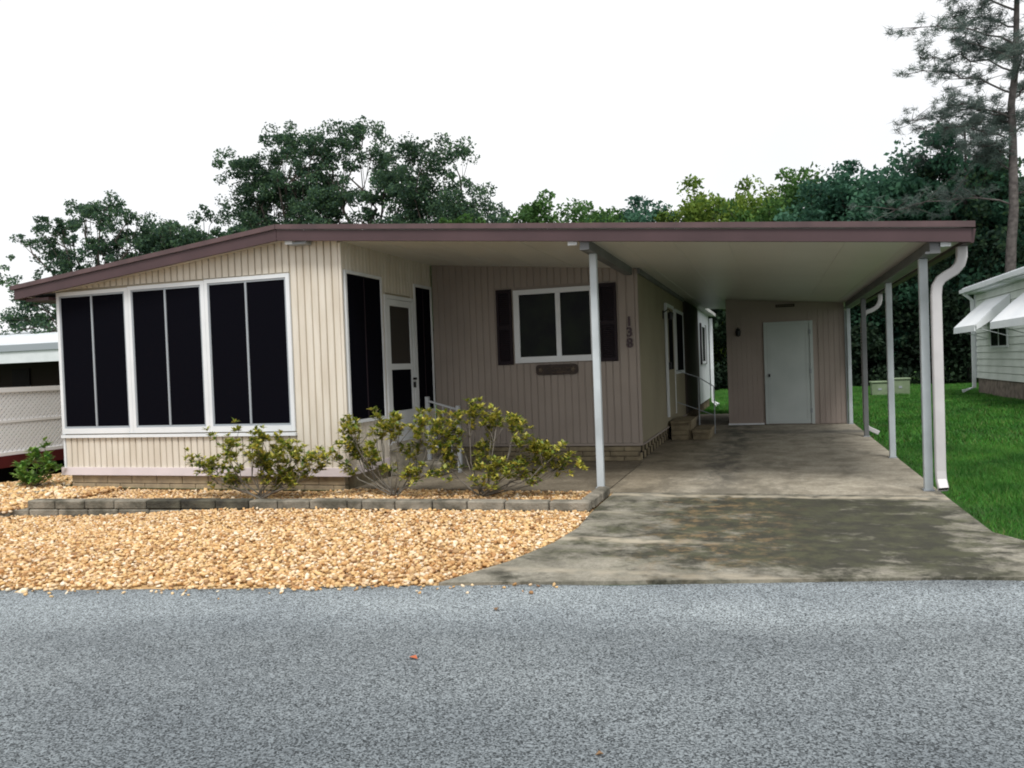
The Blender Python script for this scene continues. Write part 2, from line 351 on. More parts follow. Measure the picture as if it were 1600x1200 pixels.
link('gravel_ground', npmesh('gravel_ground', V, Fq, 'gbed', 4), kind='structure')
g = MB(); pts = []
for i in range(161):
    x = -40 + i*.5; pts.append((x, road_y(x) + .02*math.sin(x*2.1) + .012*math.sin(x*7.3)))
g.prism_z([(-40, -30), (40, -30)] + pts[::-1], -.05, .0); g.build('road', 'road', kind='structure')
def slab(name, poly, z, m): return MB().prism_z(poly, -.08, z).build(name, m, kind='structure')
slab('driveway', [(-2.10, road_y(-2.1)+.03), (2.75, road_y(2.75)+.03), (2.15, 6.20), (1.75, 6.60), (1.57, 6.98), (1.56, 8.655), (-1.64, 8.655), (-1.64, 7.55), (-1.60, 6.75), (-1.66, 6.15), (-1.82, 5.52)], .014, 'apron')
slab('carport_floor', [(-1.72, 8.668), (1.56, 8.668), (1.56, 17.9), (-.88, 17.9), (-.88, 21.3), (-1.776, 21.3), (-1.776, 11.45), (-1.72, 11.45), (-1.72, 11.4)], .016, 'cslab')
slab('porch_floor', [(-4.80, 8.70), (-1.732, 8.70), (-1.732, 11.4), (-4.80, 11.4)], .018, 'pslab')

# ------------------------------------------------------------------ siding boards
def board_mesh(name, w, m, gapw=.012, d=.012):
    a = w/2 - gapw/2
    s = MB(); v = [(-a, 0, 0), (a, 0, 0), (a-.006, -d, 0), (-a+.006, -d, 0)]
    s.add(v + [(x, y, 1) for x, y, z in v], [(0, 3, 2, 1), (4, 5, 6, 7), (0, 1, 5, 4), (1, 2, 6, 5), (2, 3, 7, 6), (3, 0, 4, 7)])
    return s.mesh(name, m)
def boards(parent, me, w, x0, x1, y, z0f, z1f, axis='x'):
    n = max(1, round((x1-x0)/w)); w2 = (x1-x0)/n
    for i in range(n):
        c = x0 + (i+.5)*w2; z0, z1 = z0f(c), z1f(c)
        if z1 - z0 < .02: continue
        j = random.uniform(-.0015, .0015)
        if axis == 'x': link('siding_board', me, parent, loc=(c, y+j, z0), scale=(w2/w, 1, z1-z0))
        else: link('siding_board', me, parent, loc=(y+j, c, z0), scale=(w2/w, 1, z1-z0), rot=(0, 0, R(90)))
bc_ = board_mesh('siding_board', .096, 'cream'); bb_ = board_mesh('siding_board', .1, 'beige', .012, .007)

home = thing('mobile_home', 'long cream mobile home with a three-window sunroom front, brown roof edge and dark shutters', 'house', (-5.5, 8.7, 0))
hp = Vector((-5.5, 8.7, 0))
class Off:
    """children of an Empty are given in world space"""
def child(o, parent_loc): 
    o.matrix_parent_inverse = Matrix.Translation(-Vector(parent_loc)); return o
_link = link
def link(name, me, parent=None, *a, **kw):
    o = _link(name, me, parent, *a, **kw)
    if parent is not None and parent.get('category'): o.matrix_parent_inverse = Matrix.Translation(-parent.location) if parent.rotation_euler.z == 0 else Matrix()
    return o

Yw = 8.71
# structural shell behind the boards
s = MB(); s.prism_y([(-9.16, .26), (-4.86, .26), (-4.86, zc(-4.86)+.01), (-5.58, 3.04), (-9.16, zl(-9.16)+.01)], Yw+.004, Yw+.10)
s.box(-4.95, -4.856, Yw+.102, 11.44, .26, 2.97); s.box(-9.16, -9.07, Yw+.102, 11.44, .26, 2.62)
s.build('wall', 'gap', home, label='grooved cream aluminium sunroom wall')
# front boards: gable, below the windows, right end
boards(home, bc_, .096, -9.13, -5.55, Yw, lambda x: 2.655, lambda x: zl(x)+.005)
boards(home, bc_, .096, -9.13, -5.55, Yw, lambda x: .262, lambda x: .695)
boards(home, bc_, .096, -5.545, -4.875, Yw, lambda x: .262, lambda x: min(zl(x), zc(x))+.005)
# side boards of the sunroom (shaded porch side)
boards(home, bc_, .096, Yw+.02, 11.40, -4.856, lambda y: .262, lambda y: .78, 'y')
boards(home, bc_, .096, Yw+.02, 11.40, -4.856, lambda y: 2.64, lambda y: 2.975, 'y')
boards(home, bc_, .096, 9.78, 9.86, -4.856, lambda y: .78, lambda y: 2.64, 'y')
boards(home, bc_, .096, 10.66, 10.76, -4.856, lambda y: .78, lambda y: 2.64, 'y')
boards(home, bc_, .096, 9.86, 10.66, -4.856, lambda y: 2.45, lambda y: 2.64, 'y')
B(-4.872, -4.838, Yw-.016, Yw+.018, .262, 2.955).build('corner_trim', 'cream', home)
B(-9.165, -9.132, Yw-.016, Yw+.02, .262, 2.61).build('corner_trim', 'white', home)
B(-9.20, -4.82, Yw-.035, Yw+.003, .160, .262).build('base_trim', 'lilac', home)
B(-4.854, -4.825, Yw+.005, 11.40, .165, .258).build('base_trim', 'lilac', home)

def big_window(x0, x1, z0, z1, mx, rw):
    f = MB(); y0 = Yw-.030
    # outer white surround
    f.box(x0-.045, x0, y0, Yw+.01, z0-.085, z1+.06); f.box(x1, x1+rw, y0, Yw+.01, z0-.085, z1+.06)
    f.box(x0, x1, y0, Yw+.01, z1+.012, z1+.06); f.box(x0, x1, y0-.01, Yw+.01, z0-.085, z0-.012)
    w = f.build('window', 'white', home)
    q = MB(); t_ = .022
    q.box(x0+.001, x0+t_, y0+.008, Yw, z0-.010, z1+.010); q.box(x1-t_, x1-.001, y0+.008, Yw, z0-.010, z1+.010)
    q.box(x0+t_, x1-t_, y0+.008, Yw, z1-.012, z1+.010); q.box(x0+t_, x1-t_, y0+.008, Yw, z0-.010, z0+.012)
    _link('screen_frame', q.mesh('screen_frame', 'grey'), w)
    _link('mullion', B(mx-.013, mx+.013, y0+.004, Yw, z0+.013, z1-.013).mesh('mullion', 'grey'), w)
    for a, b in ((x0+t_, mx-.013), (mx+.013, x1-t_)):
        _link('pane', B(a+.001, b-.001, y0+.016, Yw-.002, z0+.013, z1-.013).mesh('pane', 'screen'), w)
big_window(-9.115, -8.03, .80, 2.56, -8.575, .057)
big_window(-7.925, -6.84, .80, 2.57, -7.39, .057)
big_window(-6.735, -5.60, .80, 2.58, -6.175, .050)
B(-9.17, -5.54, Yw-.046, Yw-.002, .66, .70).build('sill', 'white', home)

def side_window(y0, y1, z0, z1, mull):
    x = -4.856; xo = x+.03
    f = MB(); f.box(x-.002, xo, y0-.04, y0, z0-.04, z1+.04); f.box(x-.002, xo, y1, y1+.035, z0-.04, z1+.04)
    f.box(x-.002, xo, y0, y1, z1, z1+.04); f.box(x-.002, xo, y0, y1, z0-.04, z0)
    w = f.build('window', 'white', home)
    for i, (a, b) in enumerate(((y0, (y0+y1)/2-.01), ((y0+y1)/2+.01, y1))):
        _link('pane', B(x+.001, x+.015, a+.001, b-.001, z0+.001, z1-.001).mesh('pane', 'screen'), w)
    _link('mullion', B(x+.001, x+.022, (y0+y1)/2-.009, (y0+y1)/2+.009, z0+.001, z1-.001).mesh('mullion', 'shutter'), w)
side_window(8.80, 9.70, .82, 2.60, 1)
side_window(10.79, 11.34, .82, 2.60, 1)
# screen door of the sunroom
x = -4.856
f = MB(); f.box(x-.001, x+.035, 9.79, 9.84, .42, 2.42); f.box(x-.001, x+.035, 10.66, 10.71, .42, 2.42); f.box(x-.001, x+.035, 9.84, 10.66, 2.37, 2.42)
f.build('door_frame', 'white', home)
f = MB(); f.box(x+.003, x+.03, 9.845, 9.93, .44, 2.365); f.box(x+.003, x+.03, 10.57, 10.655, .44, 2.365)
for z0, z1 in ((.44, .86), (1.42, 1.50), (2.28, 2.365)): f.box(x+.003, x+.03, 9.93, 10.57, z0, z1)
d = f.build('door', 'white', home, label='white two-panel screen door of the sunroom')
_link('screen_panel', B(x+.006, x+.014, 9.931, 10.569, 1.501, 2.279).mesh('screen_panel', mat('brown_insect_screen', (.035, .03, .026), .8)), d)
_link('screen_panel', B(x+.006, x+.014, 9.931, 10.569, .861, 1.419).mesh('screen_panel', 'screen'), d)
_link('handle', MB().box(x+.031, x+.06, 10.60, 10.63, 1.16, 1.24).box(x+.031, x+.075, 10.595, 10.635, 1.27, 1.30).mesh('handle', 'black'), d)

# main body of the home
s = MB(); Yh = 11.42
s.prism_y([(-4.80, .27), (-1.76, .27), (-1.76, zc(-1.76)+.01), (-4.80, zc(-4.80)+.01)], Yh+.003, Yh+.12)
s.build('wall', 'gapb', home, label='shaded beige wall of the porch')
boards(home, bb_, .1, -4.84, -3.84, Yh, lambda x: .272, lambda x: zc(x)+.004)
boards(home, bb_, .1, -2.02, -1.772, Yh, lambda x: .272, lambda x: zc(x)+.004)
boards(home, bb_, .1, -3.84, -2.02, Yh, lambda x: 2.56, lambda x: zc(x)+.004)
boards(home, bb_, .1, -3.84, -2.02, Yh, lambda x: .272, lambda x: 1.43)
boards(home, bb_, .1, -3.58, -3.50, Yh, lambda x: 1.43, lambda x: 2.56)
B(-1.775, -1.735, Yh-.014, Yh+.03, .262, 2.70).build('corner_trim', 'beige', home)
B(-4.80, -1.735, Yh-.022, Yh+.002, .235, .268).build('base_trim', 'beige', home)
# side wall under the carport: long, seen edge on, ribs joined
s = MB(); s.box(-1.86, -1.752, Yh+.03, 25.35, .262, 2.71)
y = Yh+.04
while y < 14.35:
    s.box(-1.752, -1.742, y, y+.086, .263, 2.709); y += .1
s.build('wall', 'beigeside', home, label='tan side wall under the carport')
s = MB(); y = 21.3
while y < 25.2: s.box(-1.752, -1.742, y, y+.13, .263, 2.709); y += .145
s.build('siding_ribs', 'white', home, label='ribbed siding beyond the carport with daylight put into its white colour', kind='stuff')  # daylight on this end of the wall is painted as white ribs
B(-1.750, -1.728, 17.75, 21.25, .263, 2.70).build('dark_wall_strip', mat('dark_brown_strip', (.055, .04, .035), .7), home, label='dark brown stretch of the side wall')  # dark brown sheet over the wall beside the shed
B(-1.752, -1.722, Yh+.03, 17.7, .235, .261).build('base_trim', 'beige', home)
# window with shutters
f = MB(); y0 = Yh-.035; X0, X1, Z0, Z1 = -3.55, -2.33, 1.45, 2.51
f.box(X0, X0+.085, y0, Yh+.004, Z0, Z1); f.box(X1-.085, X1, y0, Yh+.004, Z0, Z1)
f.box(X0+.085, X1-.085, y0, Yh+.004, Z1-.07, Z1); f.box(X0+.085, X1-.085, y0-.012, Yh+.004, Z0, Z0+.085)
w = f.build('window', 'white', home, label='white sliding window with two dark panes')
xm = -2.885
_link('mullion', B(xm-.035, xm+.035, y0+.006, Yh+.003, Z0+.086, Z1-.071).mesh('mullion', 'white'), w)
_link('pane', B(X0+.086, xm-.036, y0+.018, Yh+.003, Z0+.086, Z1-.071).mesh('pane', 'glass'), w)
_link('pane', B(xm+.036, X1-.086, y0+.024, Yh+.003, Z0+.086, Z1-.071).mesh('pane', 'glass'), w)
def shutter(xa, xb):
    f = MB(); z0, z1 = 1.43, 2.53; ya = Yh-.035
    f.box(xa, xa+.035, ya, Yh+.001, z0, z1); f.box(xb-.035, xb, ya, Yh+.001, z0, z1)
    for a, b in ((z0, z0+.05), (1.95, 2.0), (z1-.05, z1)): f.box(xa+.035, xb-.035, ya, Yh+.001, a, b)
    o = f.build('shutter', 'shutter', home)
    l = MB()
    for k in range(34):
        z = z0+.052 + k*.0295
        if 1.925 < z < 2.0: continue
        l.hexa([(xa+.036, ya+.004, z), (xb-.036, ya+.004, z), (xb-.036, Yh, z+.012), (xa+.036, Yh, z+.012), (xa+.036, ya+.004, z+.006), (xb-.036, ya+.004, z+.006), (xb-.036, Yh, z+.018), (xa+.036, Yh, z+.018)])
    l.box(xa+.036, xb-.036, Yh-.006, Yh-.001, z0+.05, z1-.05)
    _link('louvres', l.mesh('louvres', 'shutter'), o)
shutter(-3.815, -3.585); shutter(-2.295, -2.04)
# side door with its storm door, and the window beside it
xs_ = -1.742
f = MB(); f.box(xs_, xs_+.04, 14.42, 14.50, .42, 2.42); f.box(xs_, xs_+.04, 15.52, 15.58, .42, 2.42); f.box(xs_, xs_+.04, 14.50, 15.52, 2.36, 2.42)
f.build('door_frame', 'white', home)
d = MB().box(xs_+.002, xs_+.03, 14.505, 15.515, .43, 2.355).build('door', 'beigeside', home, label='beige side door at the top of the carport steps')
_link('pane', B(xs_+.031, xs_+.036, 14.72, 15.34, 1.25, 2.22).mesh('pane', 'screen'), d)
_link('handle', B(xs_+.031, xs_+.08, 14.56, 14.60, 1.25, 1.38).mesh('handle', 'black'), d)
f = MB(); f.box(xs_, xs_+.035, 15.95, 16.01, 1.15, 2.4); f.box(xs_, xs_+.035, 17.3, 17.36, 1.15, 2.4); f.box(xs_, xs_+.035, 16.01, 17.3, 2.34, 2.4); f.box(xs_, xs_+.035, 16.01, 17.3, 1.15, 1.21)
w = f.build('window', 'white', home, label='narrow side window under the carport')
_link('pane', B(xs_+.002, xs_+.02, 16.011, 17.299, 1.211, 2.339).mesh('pane', 'screen'), w)
f = MB(); f.box(xs_+.002, xs_+.035, 22.2, 22.27, 1.3, 2.35); f.box(xs_+.002, xs_+.035, 23.4, 23.47, 1.3, 2.35); f.box(xs_+.002, xs_+.035, 22.27, 23.4, 2.29, 2.35); f.box(xs_+.002, xs_+.035, 22.27, 23.4, 1.3, 1.36)
w = f.build('window', 'white', home, label='rear side window beyond the carport')
_link('pane', B(xs_+.004, xs_+.02, 22.271, 23.399, 1.361, 2.289).mesh('pane', 'glass'), w)
for ya in (21.85, 23.5): B(xs_+.002, xs_+.03, ya, ya+.3, 1.28, 2.37).build('shutter', 'shutter', home)
s = MB(); s.tube([(-1.66, 25.0, 2.62), (-1.66, 25.0, .16), (-1.52, 24.9, .05)], .05, square=(.045, .045)); s.build('downspout', 'white', home)
# left roof slope and rear roof
s = MB(); s.prism_y([(-9.60, zl(-9.60)), (-5.585, zl(-5.585)), (-5.585, zl(-5.585)+.10), (-9.60, zl(-9.60)+.10)], YF+.03, 25.6)
rf = s.build('roof', 'rooftop', home, label='low pitched roof slope over the left half')
s = MB(); s.prism_y([(-5.58, zc(-5.58)), (-1.55, zc(-1.55)), (-1.55, zc(-1.55)+.09), (-5.58, zc(-5.58)+.09)], 21.32, 25.6)
s.build('roof', 'rooftop', home)
B(-9.56, -9.17, YF+.05, 25.5, 2.52, 2.56).build('soffit', 'fascia', home, label='dark brown soffit under the left eave')
s = MB(); s.box(-9.70, -9.60, YF+.03, 25.6, 2.55, 2.70); s.build('gutter', 'fascia', home)
def fascia(parent, xa, xb, z, upper, over=0.0):
    t0, t1 = z(xa), z(xb)
    s = MB()
    if upper: s.prism_y([(xa, t0+.112), (xb, t1+.112), (xb, t1+.168), (xa, t0+.168)], YF-.045, YF+.02)
    else: s.prism_y([(xa, t0-.022), (xb, t1-.022), (xb, t1+.104), (xa, t0+.104)], YF-.022, YF+.02)
    n = 'roof_edge' if upper else 'fascia'
    s.build(n, 'roofb' if upper else 'fascia', parent)
fascia(home, -9.68, -5.582, zl, False); fascia(home, -9.72, -5.582, zl, True)
# skirting blocks
def courses(parent, me, x0, x1, y, zs, h, L, mname):
    for r_, z in enumerate(zs):
        x = x0 - (L/2 if r_ % 2 else 0)
        while x < x1 - .02:
            a, b = max(x, x0), min(x+L, x1)
            if b-a > .04: link('brick', me, parent, loc=(a+.004, y+random.uniform(-.003, .003), z), scale=((b-a-.008)/.4, 1, (h-.008)/.1))
            x += L
unitb = MB().cbox(0, .4, -.05, .05, 0, .1, .005).mesh('brick', 'brickc')
unitd = MB().cbox(0, .4, -.05, .05, 0, .1, .005).mesh('brick', 'brickd')
B(-9.06, -4.94, Yw+.03, Yw+.14, -.08, .16).build('mortar', 'mortar', home)
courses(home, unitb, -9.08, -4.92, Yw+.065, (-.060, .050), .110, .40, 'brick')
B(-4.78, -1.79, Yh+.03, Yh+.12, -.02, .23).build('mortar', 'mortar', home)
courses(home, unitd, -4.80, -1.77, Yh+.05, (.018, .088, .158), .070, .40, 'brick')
# open block skirting along the carport side
B(-1.95, -1.783, Yh+.14, 25.3, 0, .234).build('dark_backing', 'dark', home)  # dark sheet painting the shade behind the gaps in the blocks
openb = MB().cbox(-.0, .020, 0, .15, 0, .105, .004).mesh('brick', 'brickd')
k = 0; y = Yh+.03
while y < 25.0:
    for r_ in (0, 1):
        link('brick', openb, home, loc=(-1.781, y + (0 if r_ == 0 else .17), .02+r_*.108), scale=(1, .84, .99))
    y += .34; k += 1
# the inner left side of the sunroom skirt
B(-4.94, -4.86, Yw+.12, 11.38, -.02, .163).build('skirt', 'brickd', home)

# ------------------------------------------------------------------ carport
car = thing('carport', 'flat roofed carport on slim pale posts joined to the mobile home', 'carport', (0, 8.9, 0))
s = MB(); s.prism_y([(-5.578, zc(-5.578)), (1.74, zc(1.74)), (1.74, zc(1.74)+.085), (-5.578, zc(-5.578)+.085)], YF+.022, 21.3)
s.build('roof', 'ceil', car, label='pale smooth ceiling of the carport roof')
s = MB()
for i in range(11):
    xj = -4.3+i*.56; s.box(xj-.004, xj+.004, YF+.03, 21.2, zc(xj)-.006, zc(xj)+.002)
s.build('panel_joints', 'ceil', car, kind='stuff')
fascia(car, -5.576, 1.80, zc, False); fascia(car, -5.576, 1.83, zc, True)
s = MB(); s.prism_y([(1.743, zc(1.74)-.03), (1.83, zc(1.74)-.03), (1.85, zc(1.74)+.10), (1.743, zc(1.74)+.10)], YF+.03, 18.2)
s.build('gutter', 'fascia', car)
s = MB(); z = zc(1.50); s.box(1.46, 1.55, YF+.03, 17.7, z-.125, z-.002); s.box(1.42, 1.459, YF+.03, 17.7, z-.125, z-.105)
s.build('beam', 'beam', car, label='long beam over the right row of posts')
z = zc(-1.83); s = MB(); s.box(-1.90, -1.80, YF+.03, 11.37, z-.105, z-.002); s.build('beam', 'beam', car, label='short beam from the middle post to the house')
B(-1.735, -1.70, Yh-.03, 17.6, zc(-1.7)-.07, zc(-1.7)-.003).build('ledger', 'beam', car)
for x_, zz in ((-1.98, zc(-1.98)), (1.56+.03, zc(1.59)), (-5.45, zc(-5.45))):
    B(x_-.05, x_+.05, YF+.03, YF+.06, zz-.06, zz-.004).build('bracket', 'white', car)
B(-5.46, -5.22, YF+.04, Yw-.02, 2.955, 2.985).build('bracket', 'grey', car)
def post(x, y, zt, w, m, label=None):
    s = MB(); h = w/2; s.cbox(x-h, x+h, y-h, y+h, .016, zt, .006)
    o = s.build('post', m, car, label=label); 
    _link('foot', B(x-h-.012, x+h+.012, y-h-.012, y+h+.012, .017, .03).mesh('foot', 'grey'), o)
post(-1.835, 8.92, zc(-1.83)-.105, .078, 'postw', 'pale middle post at the corner of the planting bed')
post(1.465, 8.98, zc(1.50)-.126, .078, 'postw')
post(1.505, 11.78, zc(1.50)-.126, .075, 'postw'); post(1.50, 14.80, zc(1.50)-.126, .075, 'beam', 'darker third post of the right row'); post(1.50, 17.55, zc(1.5)-.126, .07, 'postw')
def spout(y, x1, hw, hd, label, kick):
    z0 = zc(1.78)-.03
    p = [(1.775, y, z0), (1.775, y, z0-.10), (1.755, y, z0-.17), (1.71, y, z0-.225), (1.65, y, z0-.26), (x1+.045, y, z0-.30), (x1+.01, y, z0-.36), (x1, y, z0-.45), (x1, y, .24)]
    p += [(x1+kick[0]*.2, y+kick[1]*.2, .15), (x1+kick[0], y+kick[1], .065)]
    s = MB(); ring = []
    for k_, q in enumerate(p):
        q = Vector(q); dd = (Vector(p[min(k_+1, len(p)-1)]) - Vector(p[max(k_-1, 0)])).normalized()
        a_ = Vector((0, 1, 0)); b_ = dd.cross(a_).normalized(); a_ = b_.cross(dd).normalized()
        if a_.y < 0: a_ = -a_
        if b_.x < 0: b_ = -b_
        if abs(b_.x) < .4: b_ = Vector((0, 0, 1)) if b_.z > 0 else b_
        ring += [q + a_*sy*hd + b_*sx*hw for sx, sy in ((-1, -.75), (-.8, -1), (.8, -1), (1, -.75), (1, .75), (.8, 1), (-.8, 1), (-1, .75))]
    n = 8; f = [(i*n+j, i*n+(j+1) % n, (i+1)*n+(j+1) % n, (i+1)*n+j) for i in range(len(p)-1) for j in range(n)]
    s.add(ring, f + [tuple(range(n))])
    o = s.build('downspout', 'spout', car, label=label)
    e = Vector(p[-1]); dd = (e - Vector(p[-2])).normalized(); c0 = e - dd*.015
    last = [c0 + (Vector(v_) - e)*.92 for v_ in ring[-8:]]
    _link('opening', MB().add(last + [v_ - dd*.01 for v_ in last], [tuple(range(8)), tuple(range(15, 7, -1))] + [(i, (i+1) % 8, (i+1) % 8+8, i+8) for i in range(8)]).mesh('opening', 'dark'), o)
spout(8.80, 1.545, .046, .040, 'thick pale downspout with a curved top beside the front right post', (.01, -.07))
spout(14.92, 1.50, .036, .035, 'thin rear downspout behind the third post', (.20, -.01))

# ------------------------------------------------------------------ shed under the carport
shed = thing('storage_shed', 'pinkish beige storage shed at the back of the carport with a pale door', 'shed', (.3, 17.63, 0))
ys_ = 17.63
s = MB(); s.prism_y([(-.86, .02), (1.43, .02), (1.43, zc(1.43)-.004), (-.86, zc(-.86)-.004)], ys_+.014, 21.2)
n = 23; w_ = 2.29/n
for i in range(n):
    a = -.86 + i*w_
    if a + w_ > -.14 and a < .85:
        s.box(a+.003, a+w_-.003, ys_, ys_+.013, 2.15, zc(a+w_)-.005)
    else: s.box(a+.003, a+w_-.003, ys_, ys_+.013, .03, zc(a+w_)-.005)
s.build('wall', 'shed', shed)
f = MB(); f.box(-.12, -.06, ys_-.03, ys_+.012, .03, 2.12); f.box(.77, .83, ys_-.03, ys_+.012, .03, 2.12); f.box(-.06, .77, ys_-.03, ys_+.012, 2.06, 2.12)
f.build('door_frame', 'doorp', shed)
for zz in (.25, 1.05, 1.85): B(.755, .79, ys_-.036, ys_-.0305, zz, zz+.09).build('hinge', 'grey', shed)
d = B(-.057, .767, ys_-.012, ys_+.011, .035, 2.057).build('door', 'doorp', shed)
f = MB(); f.box(-.02, .73, ys_-.017, ys_-.0125, .09, .13); f.box(-.02, .73, ys_-.017, ys_-.0125, 1.96, 2.0); f.box(-.02, .02, ys_-.017, ys_-.0125, .131, 1.959); f.box(.69, .73, ys_-.017, ys_-.0125, .131, 1.959); f.box(.021, .689, ys_-.017, ys_-.0125, 1.0, 1.04)
_link('panel_trim', f.mesh('panel_trim', 'doorp'), d)
_link('handle', B(-.045, -.01, ys_-.06, ys_-.018, 1.0, 1.06).mesh('handle', 'black'), d)
B(-.87, -.15, ys_-.012, ys_+.01, .018, .05).build('base_trim', 'white', shed)
B(1.431, 1.462, ys_-.02, ys_+.06, .018, 2.3).build('corner_trim', 'postw', shed)

def wall_lamp(x, y, z, label, nx=0):
    t = thing('wall_lamp', label, 'lamp', (x, y, z))
    dx, dy = (1, 0) if nx else (0, -1)
    T = lambda q: (x+dx*q[0]-dy*q[1]*0, y+dy*q[0], z+q[2])
    MB().box(x-.04 if not nx else x, x+.04 if not nx else x+.02, y-.02 if not nx else y-.04, y if not nx else y+.04, z-.07, z+.07).build('back_plate', 'black', t)
    MB().tube([T((.02, 0, .04)), T((.09, 0, .09)), T((.13, 0, .06))], .010, 6).build('arm', 'black', t)
    a, b = T((.13, 0, .05)), T((.13, 0, -.08))
    MB().tube([a, (a[0], a[1], a[2]-.03), b, (b[0], b[1], b[2]-.02)], [.02, .055, .045, .015], 8).build('lantern', 'black', t)
wall_lamp(-.62, ys_, 1.95, 'small black wall lantern to the left of the shed door')
wall_lamp(-1.742, 14.2, 2.2, 'black wall lantern beside the side door under the carport', 1)

# plaque under the window
def rounded(x0, x1, z0, z1, r, n=4):
    P = []
    for cx, cz, a0 in ((x1-r, z1-r, 0), (x0+r, z1-r, 90), (x0+r, z0+r, 180), (x1-r, z0+r, 270)):
        for i in range(n+1): a_ = R(a0+90*i/n); P.append((cx+r*math.cos(a_), cz+r*math.sin(a_)))
    return P
t = thing('name_plaque', 'small dark brown oval-ended name plaque under the porch window', 'sign', (-2.9, Yh, 1.34))
M['wood'] = mat('dark_plaque_wood', (.045, .028, .02), .5, (.025, .016, .012), 12)
M['carve'] = mat('carved_lettering', (.16, .125, .09), .6)
MB().prism_y(rounded(-3.24, -2.62, 1.265, 1.415, .05), Yh-.035, Yh-.009).build('board', 'wood', t)
s = MB()
for x0, n_, zz, hh in ((-3.08, 8, 1.352, .022), (-3.0, 7, 1.30, .010)):
    p = [(x0+i*.0115, Yh-.038, zz + hh*math.sin(i*1.7+(i % 5)*.9)) for i in range(n_*4)]; s.tube(p, .0035, 4)
s.build('scrollwork', 'carve', t)
for xx in (-3.17, -2.69):
    s = MB()
    for k in range(5): a_ = k*2*math.pi/5; s.tube([(xx, Yh-.038, 1.34), (xx+.02*math.cos(a_), Yh-.04, 1.34+.02*math.sin(a_)), (xx+.034*math.cos(a_), Yh-.038, 1.34+.034*math.sin(a_))], [.004, .011, .003], 5)
    s.build('flower_carving', 'carve', t)
t = thing('shed_plaque', 'tiny dark plaque on the wall above the shed door', 'sign', (.3, ys_, 2.4))
B(.13, .50, ys_-.02, ys_-.002, 2.415, 2.475).build('board', 'wood', t)
s = MB(); 
for i in range(9): s.box(.16+i*.036, .183+i*.036, ys_-.024, ys_-.0205, 2.432, 2.46)
s.build('lettering', 'carve', t)
# house number
t = thing('house_number', 'dark vertical house number 138 on the porch corner', 'sign', (-1.85, Yh, 1.8))
M['num'] = mat('number_paint', (.055, .035, .04), .5)
for ch, z in (('1', 1.915), ('3', 1.765), ('8', 1.615)):
    cu = bpy.data.curves.new('digit', 'FONT'); cu.body = ch; cu.size = .18; cu.extrude = .006; cu.align_x = 'CENTER'; cu.offset = .006
    tmp = bpy.data.objects.new('digit', cu); C.objects.link(tmp)
    bpy.context.view_layer.update()
    me = bpy.data.meshes.new_from_object(tmp.evaluated_get(bpy.context.evaluated_depsgraph_get()))
    bpy.data.objects.remove(tmp)
    me.materials.clear(); me.materials.append(M['num'])
    link('digit', me, t, loc=(-1.865, Yh-.036, z), rot=(R(90), 0, 0))

# ------------------------------------------------------------------ steps and rails
st = thing('carport_steps', 'two low block steps up to the side door under the carport', 'steps', (-1.4, 14.9, 0))
def step(x0, x1, y0, y1, z0, z1):
    s = MB(); s.cbox(x0, x1, y0, y1, z1-.05, z1, .006); tr = s.build('tread', 'brickd', st)
    zz = z0; 
    while zz < z1-.06:
        h = min(.085, z1-.052-zz); yy = x0+.01
        while yy < x1-.05:
            b_ = min(yy+.3, x1-.01)
            link('brick', unitd, st, loc=(yy, y0+.055, zz), scale=((b_-yy-.008)/.4, .9, (h-.006)/.1)); yy += .3
        zz += .085
    B(x0+.012, x1-.012, y0+.11, y1-.01, z0, z1-.051).build('core', 'brickd', st)
step(-1.70, -1.34, 14.45, 15.6, .02, .35); step(-1.335, -1.02, 14.45, 15.6, .02, .185)
hr = thing('handrail', 'thin pale pipe handrail on the side door steps', 'handrail', (-1.3, 15.6, 0))
s = MB(); s.tube([(-1.70, 15.65, 1.22), (-1.30, 15.65, 1.08), (-1.02, 15.65, .9)], .010, 6); s.build('top_rail', 'grey', hr)
s = MB(); s.tube([(-1.70, 15.65, .62), (-1.02, 15.65, .36)], .008, 6); s.build('lower_rail', 'grey', hr)
for xx, zz in ((-1.30, 1.08), (-1.02, .9)): MB().tube([(xx, 15.65, .017), (xx, 15.65, zz)], .010, 6).build('post', 'grey', hr)
hr = thing('handrail', 'pale metal stair railing beside the sunroom door behind the shrubs', 'handrail', (-4.2, 10.16, 0))
MB().box(-4.455, -4.405, 10.135, 10.185, .02, 1.04).build('post', 'rail', hr); MB().box(-4.015, -3.965, 10.135, 10.185, .02, .91).build('post', 'rail', hr)
MB().tube([(-4.43, 10.16, .985), (-3.99, 10.16, .855)], .014, square=(.014, .012)).build('top_rail', 'rail', hr)
MB().tube([(-4.43, 10.16, .42), (-3.99, 10.16, .22)], .014, square=(.012, .010)).build('lower_rail', 'rail', hr)
for i in range(1, 4):
    xx = -4.43+i*.11; MB().tube([(xx, 10.16, .42-.05*i), (xx, 10.16, .98-.032*i)], .007, 5).build('baluster', 'rail', hr)
st = thing('porch_steps', 'two concrete steps in front of the sunroom screen door', 'steps', (-4.5, 10.2, 0))
MB().cbox(-4.82, -4.45, 9.75, 10.75, .02, .36, .01).build('step', 'curb', st); MB().cbox(-4.445, -4.1, 9.75, 10.75, .02, .19, .01).build('step', 'curb', st)

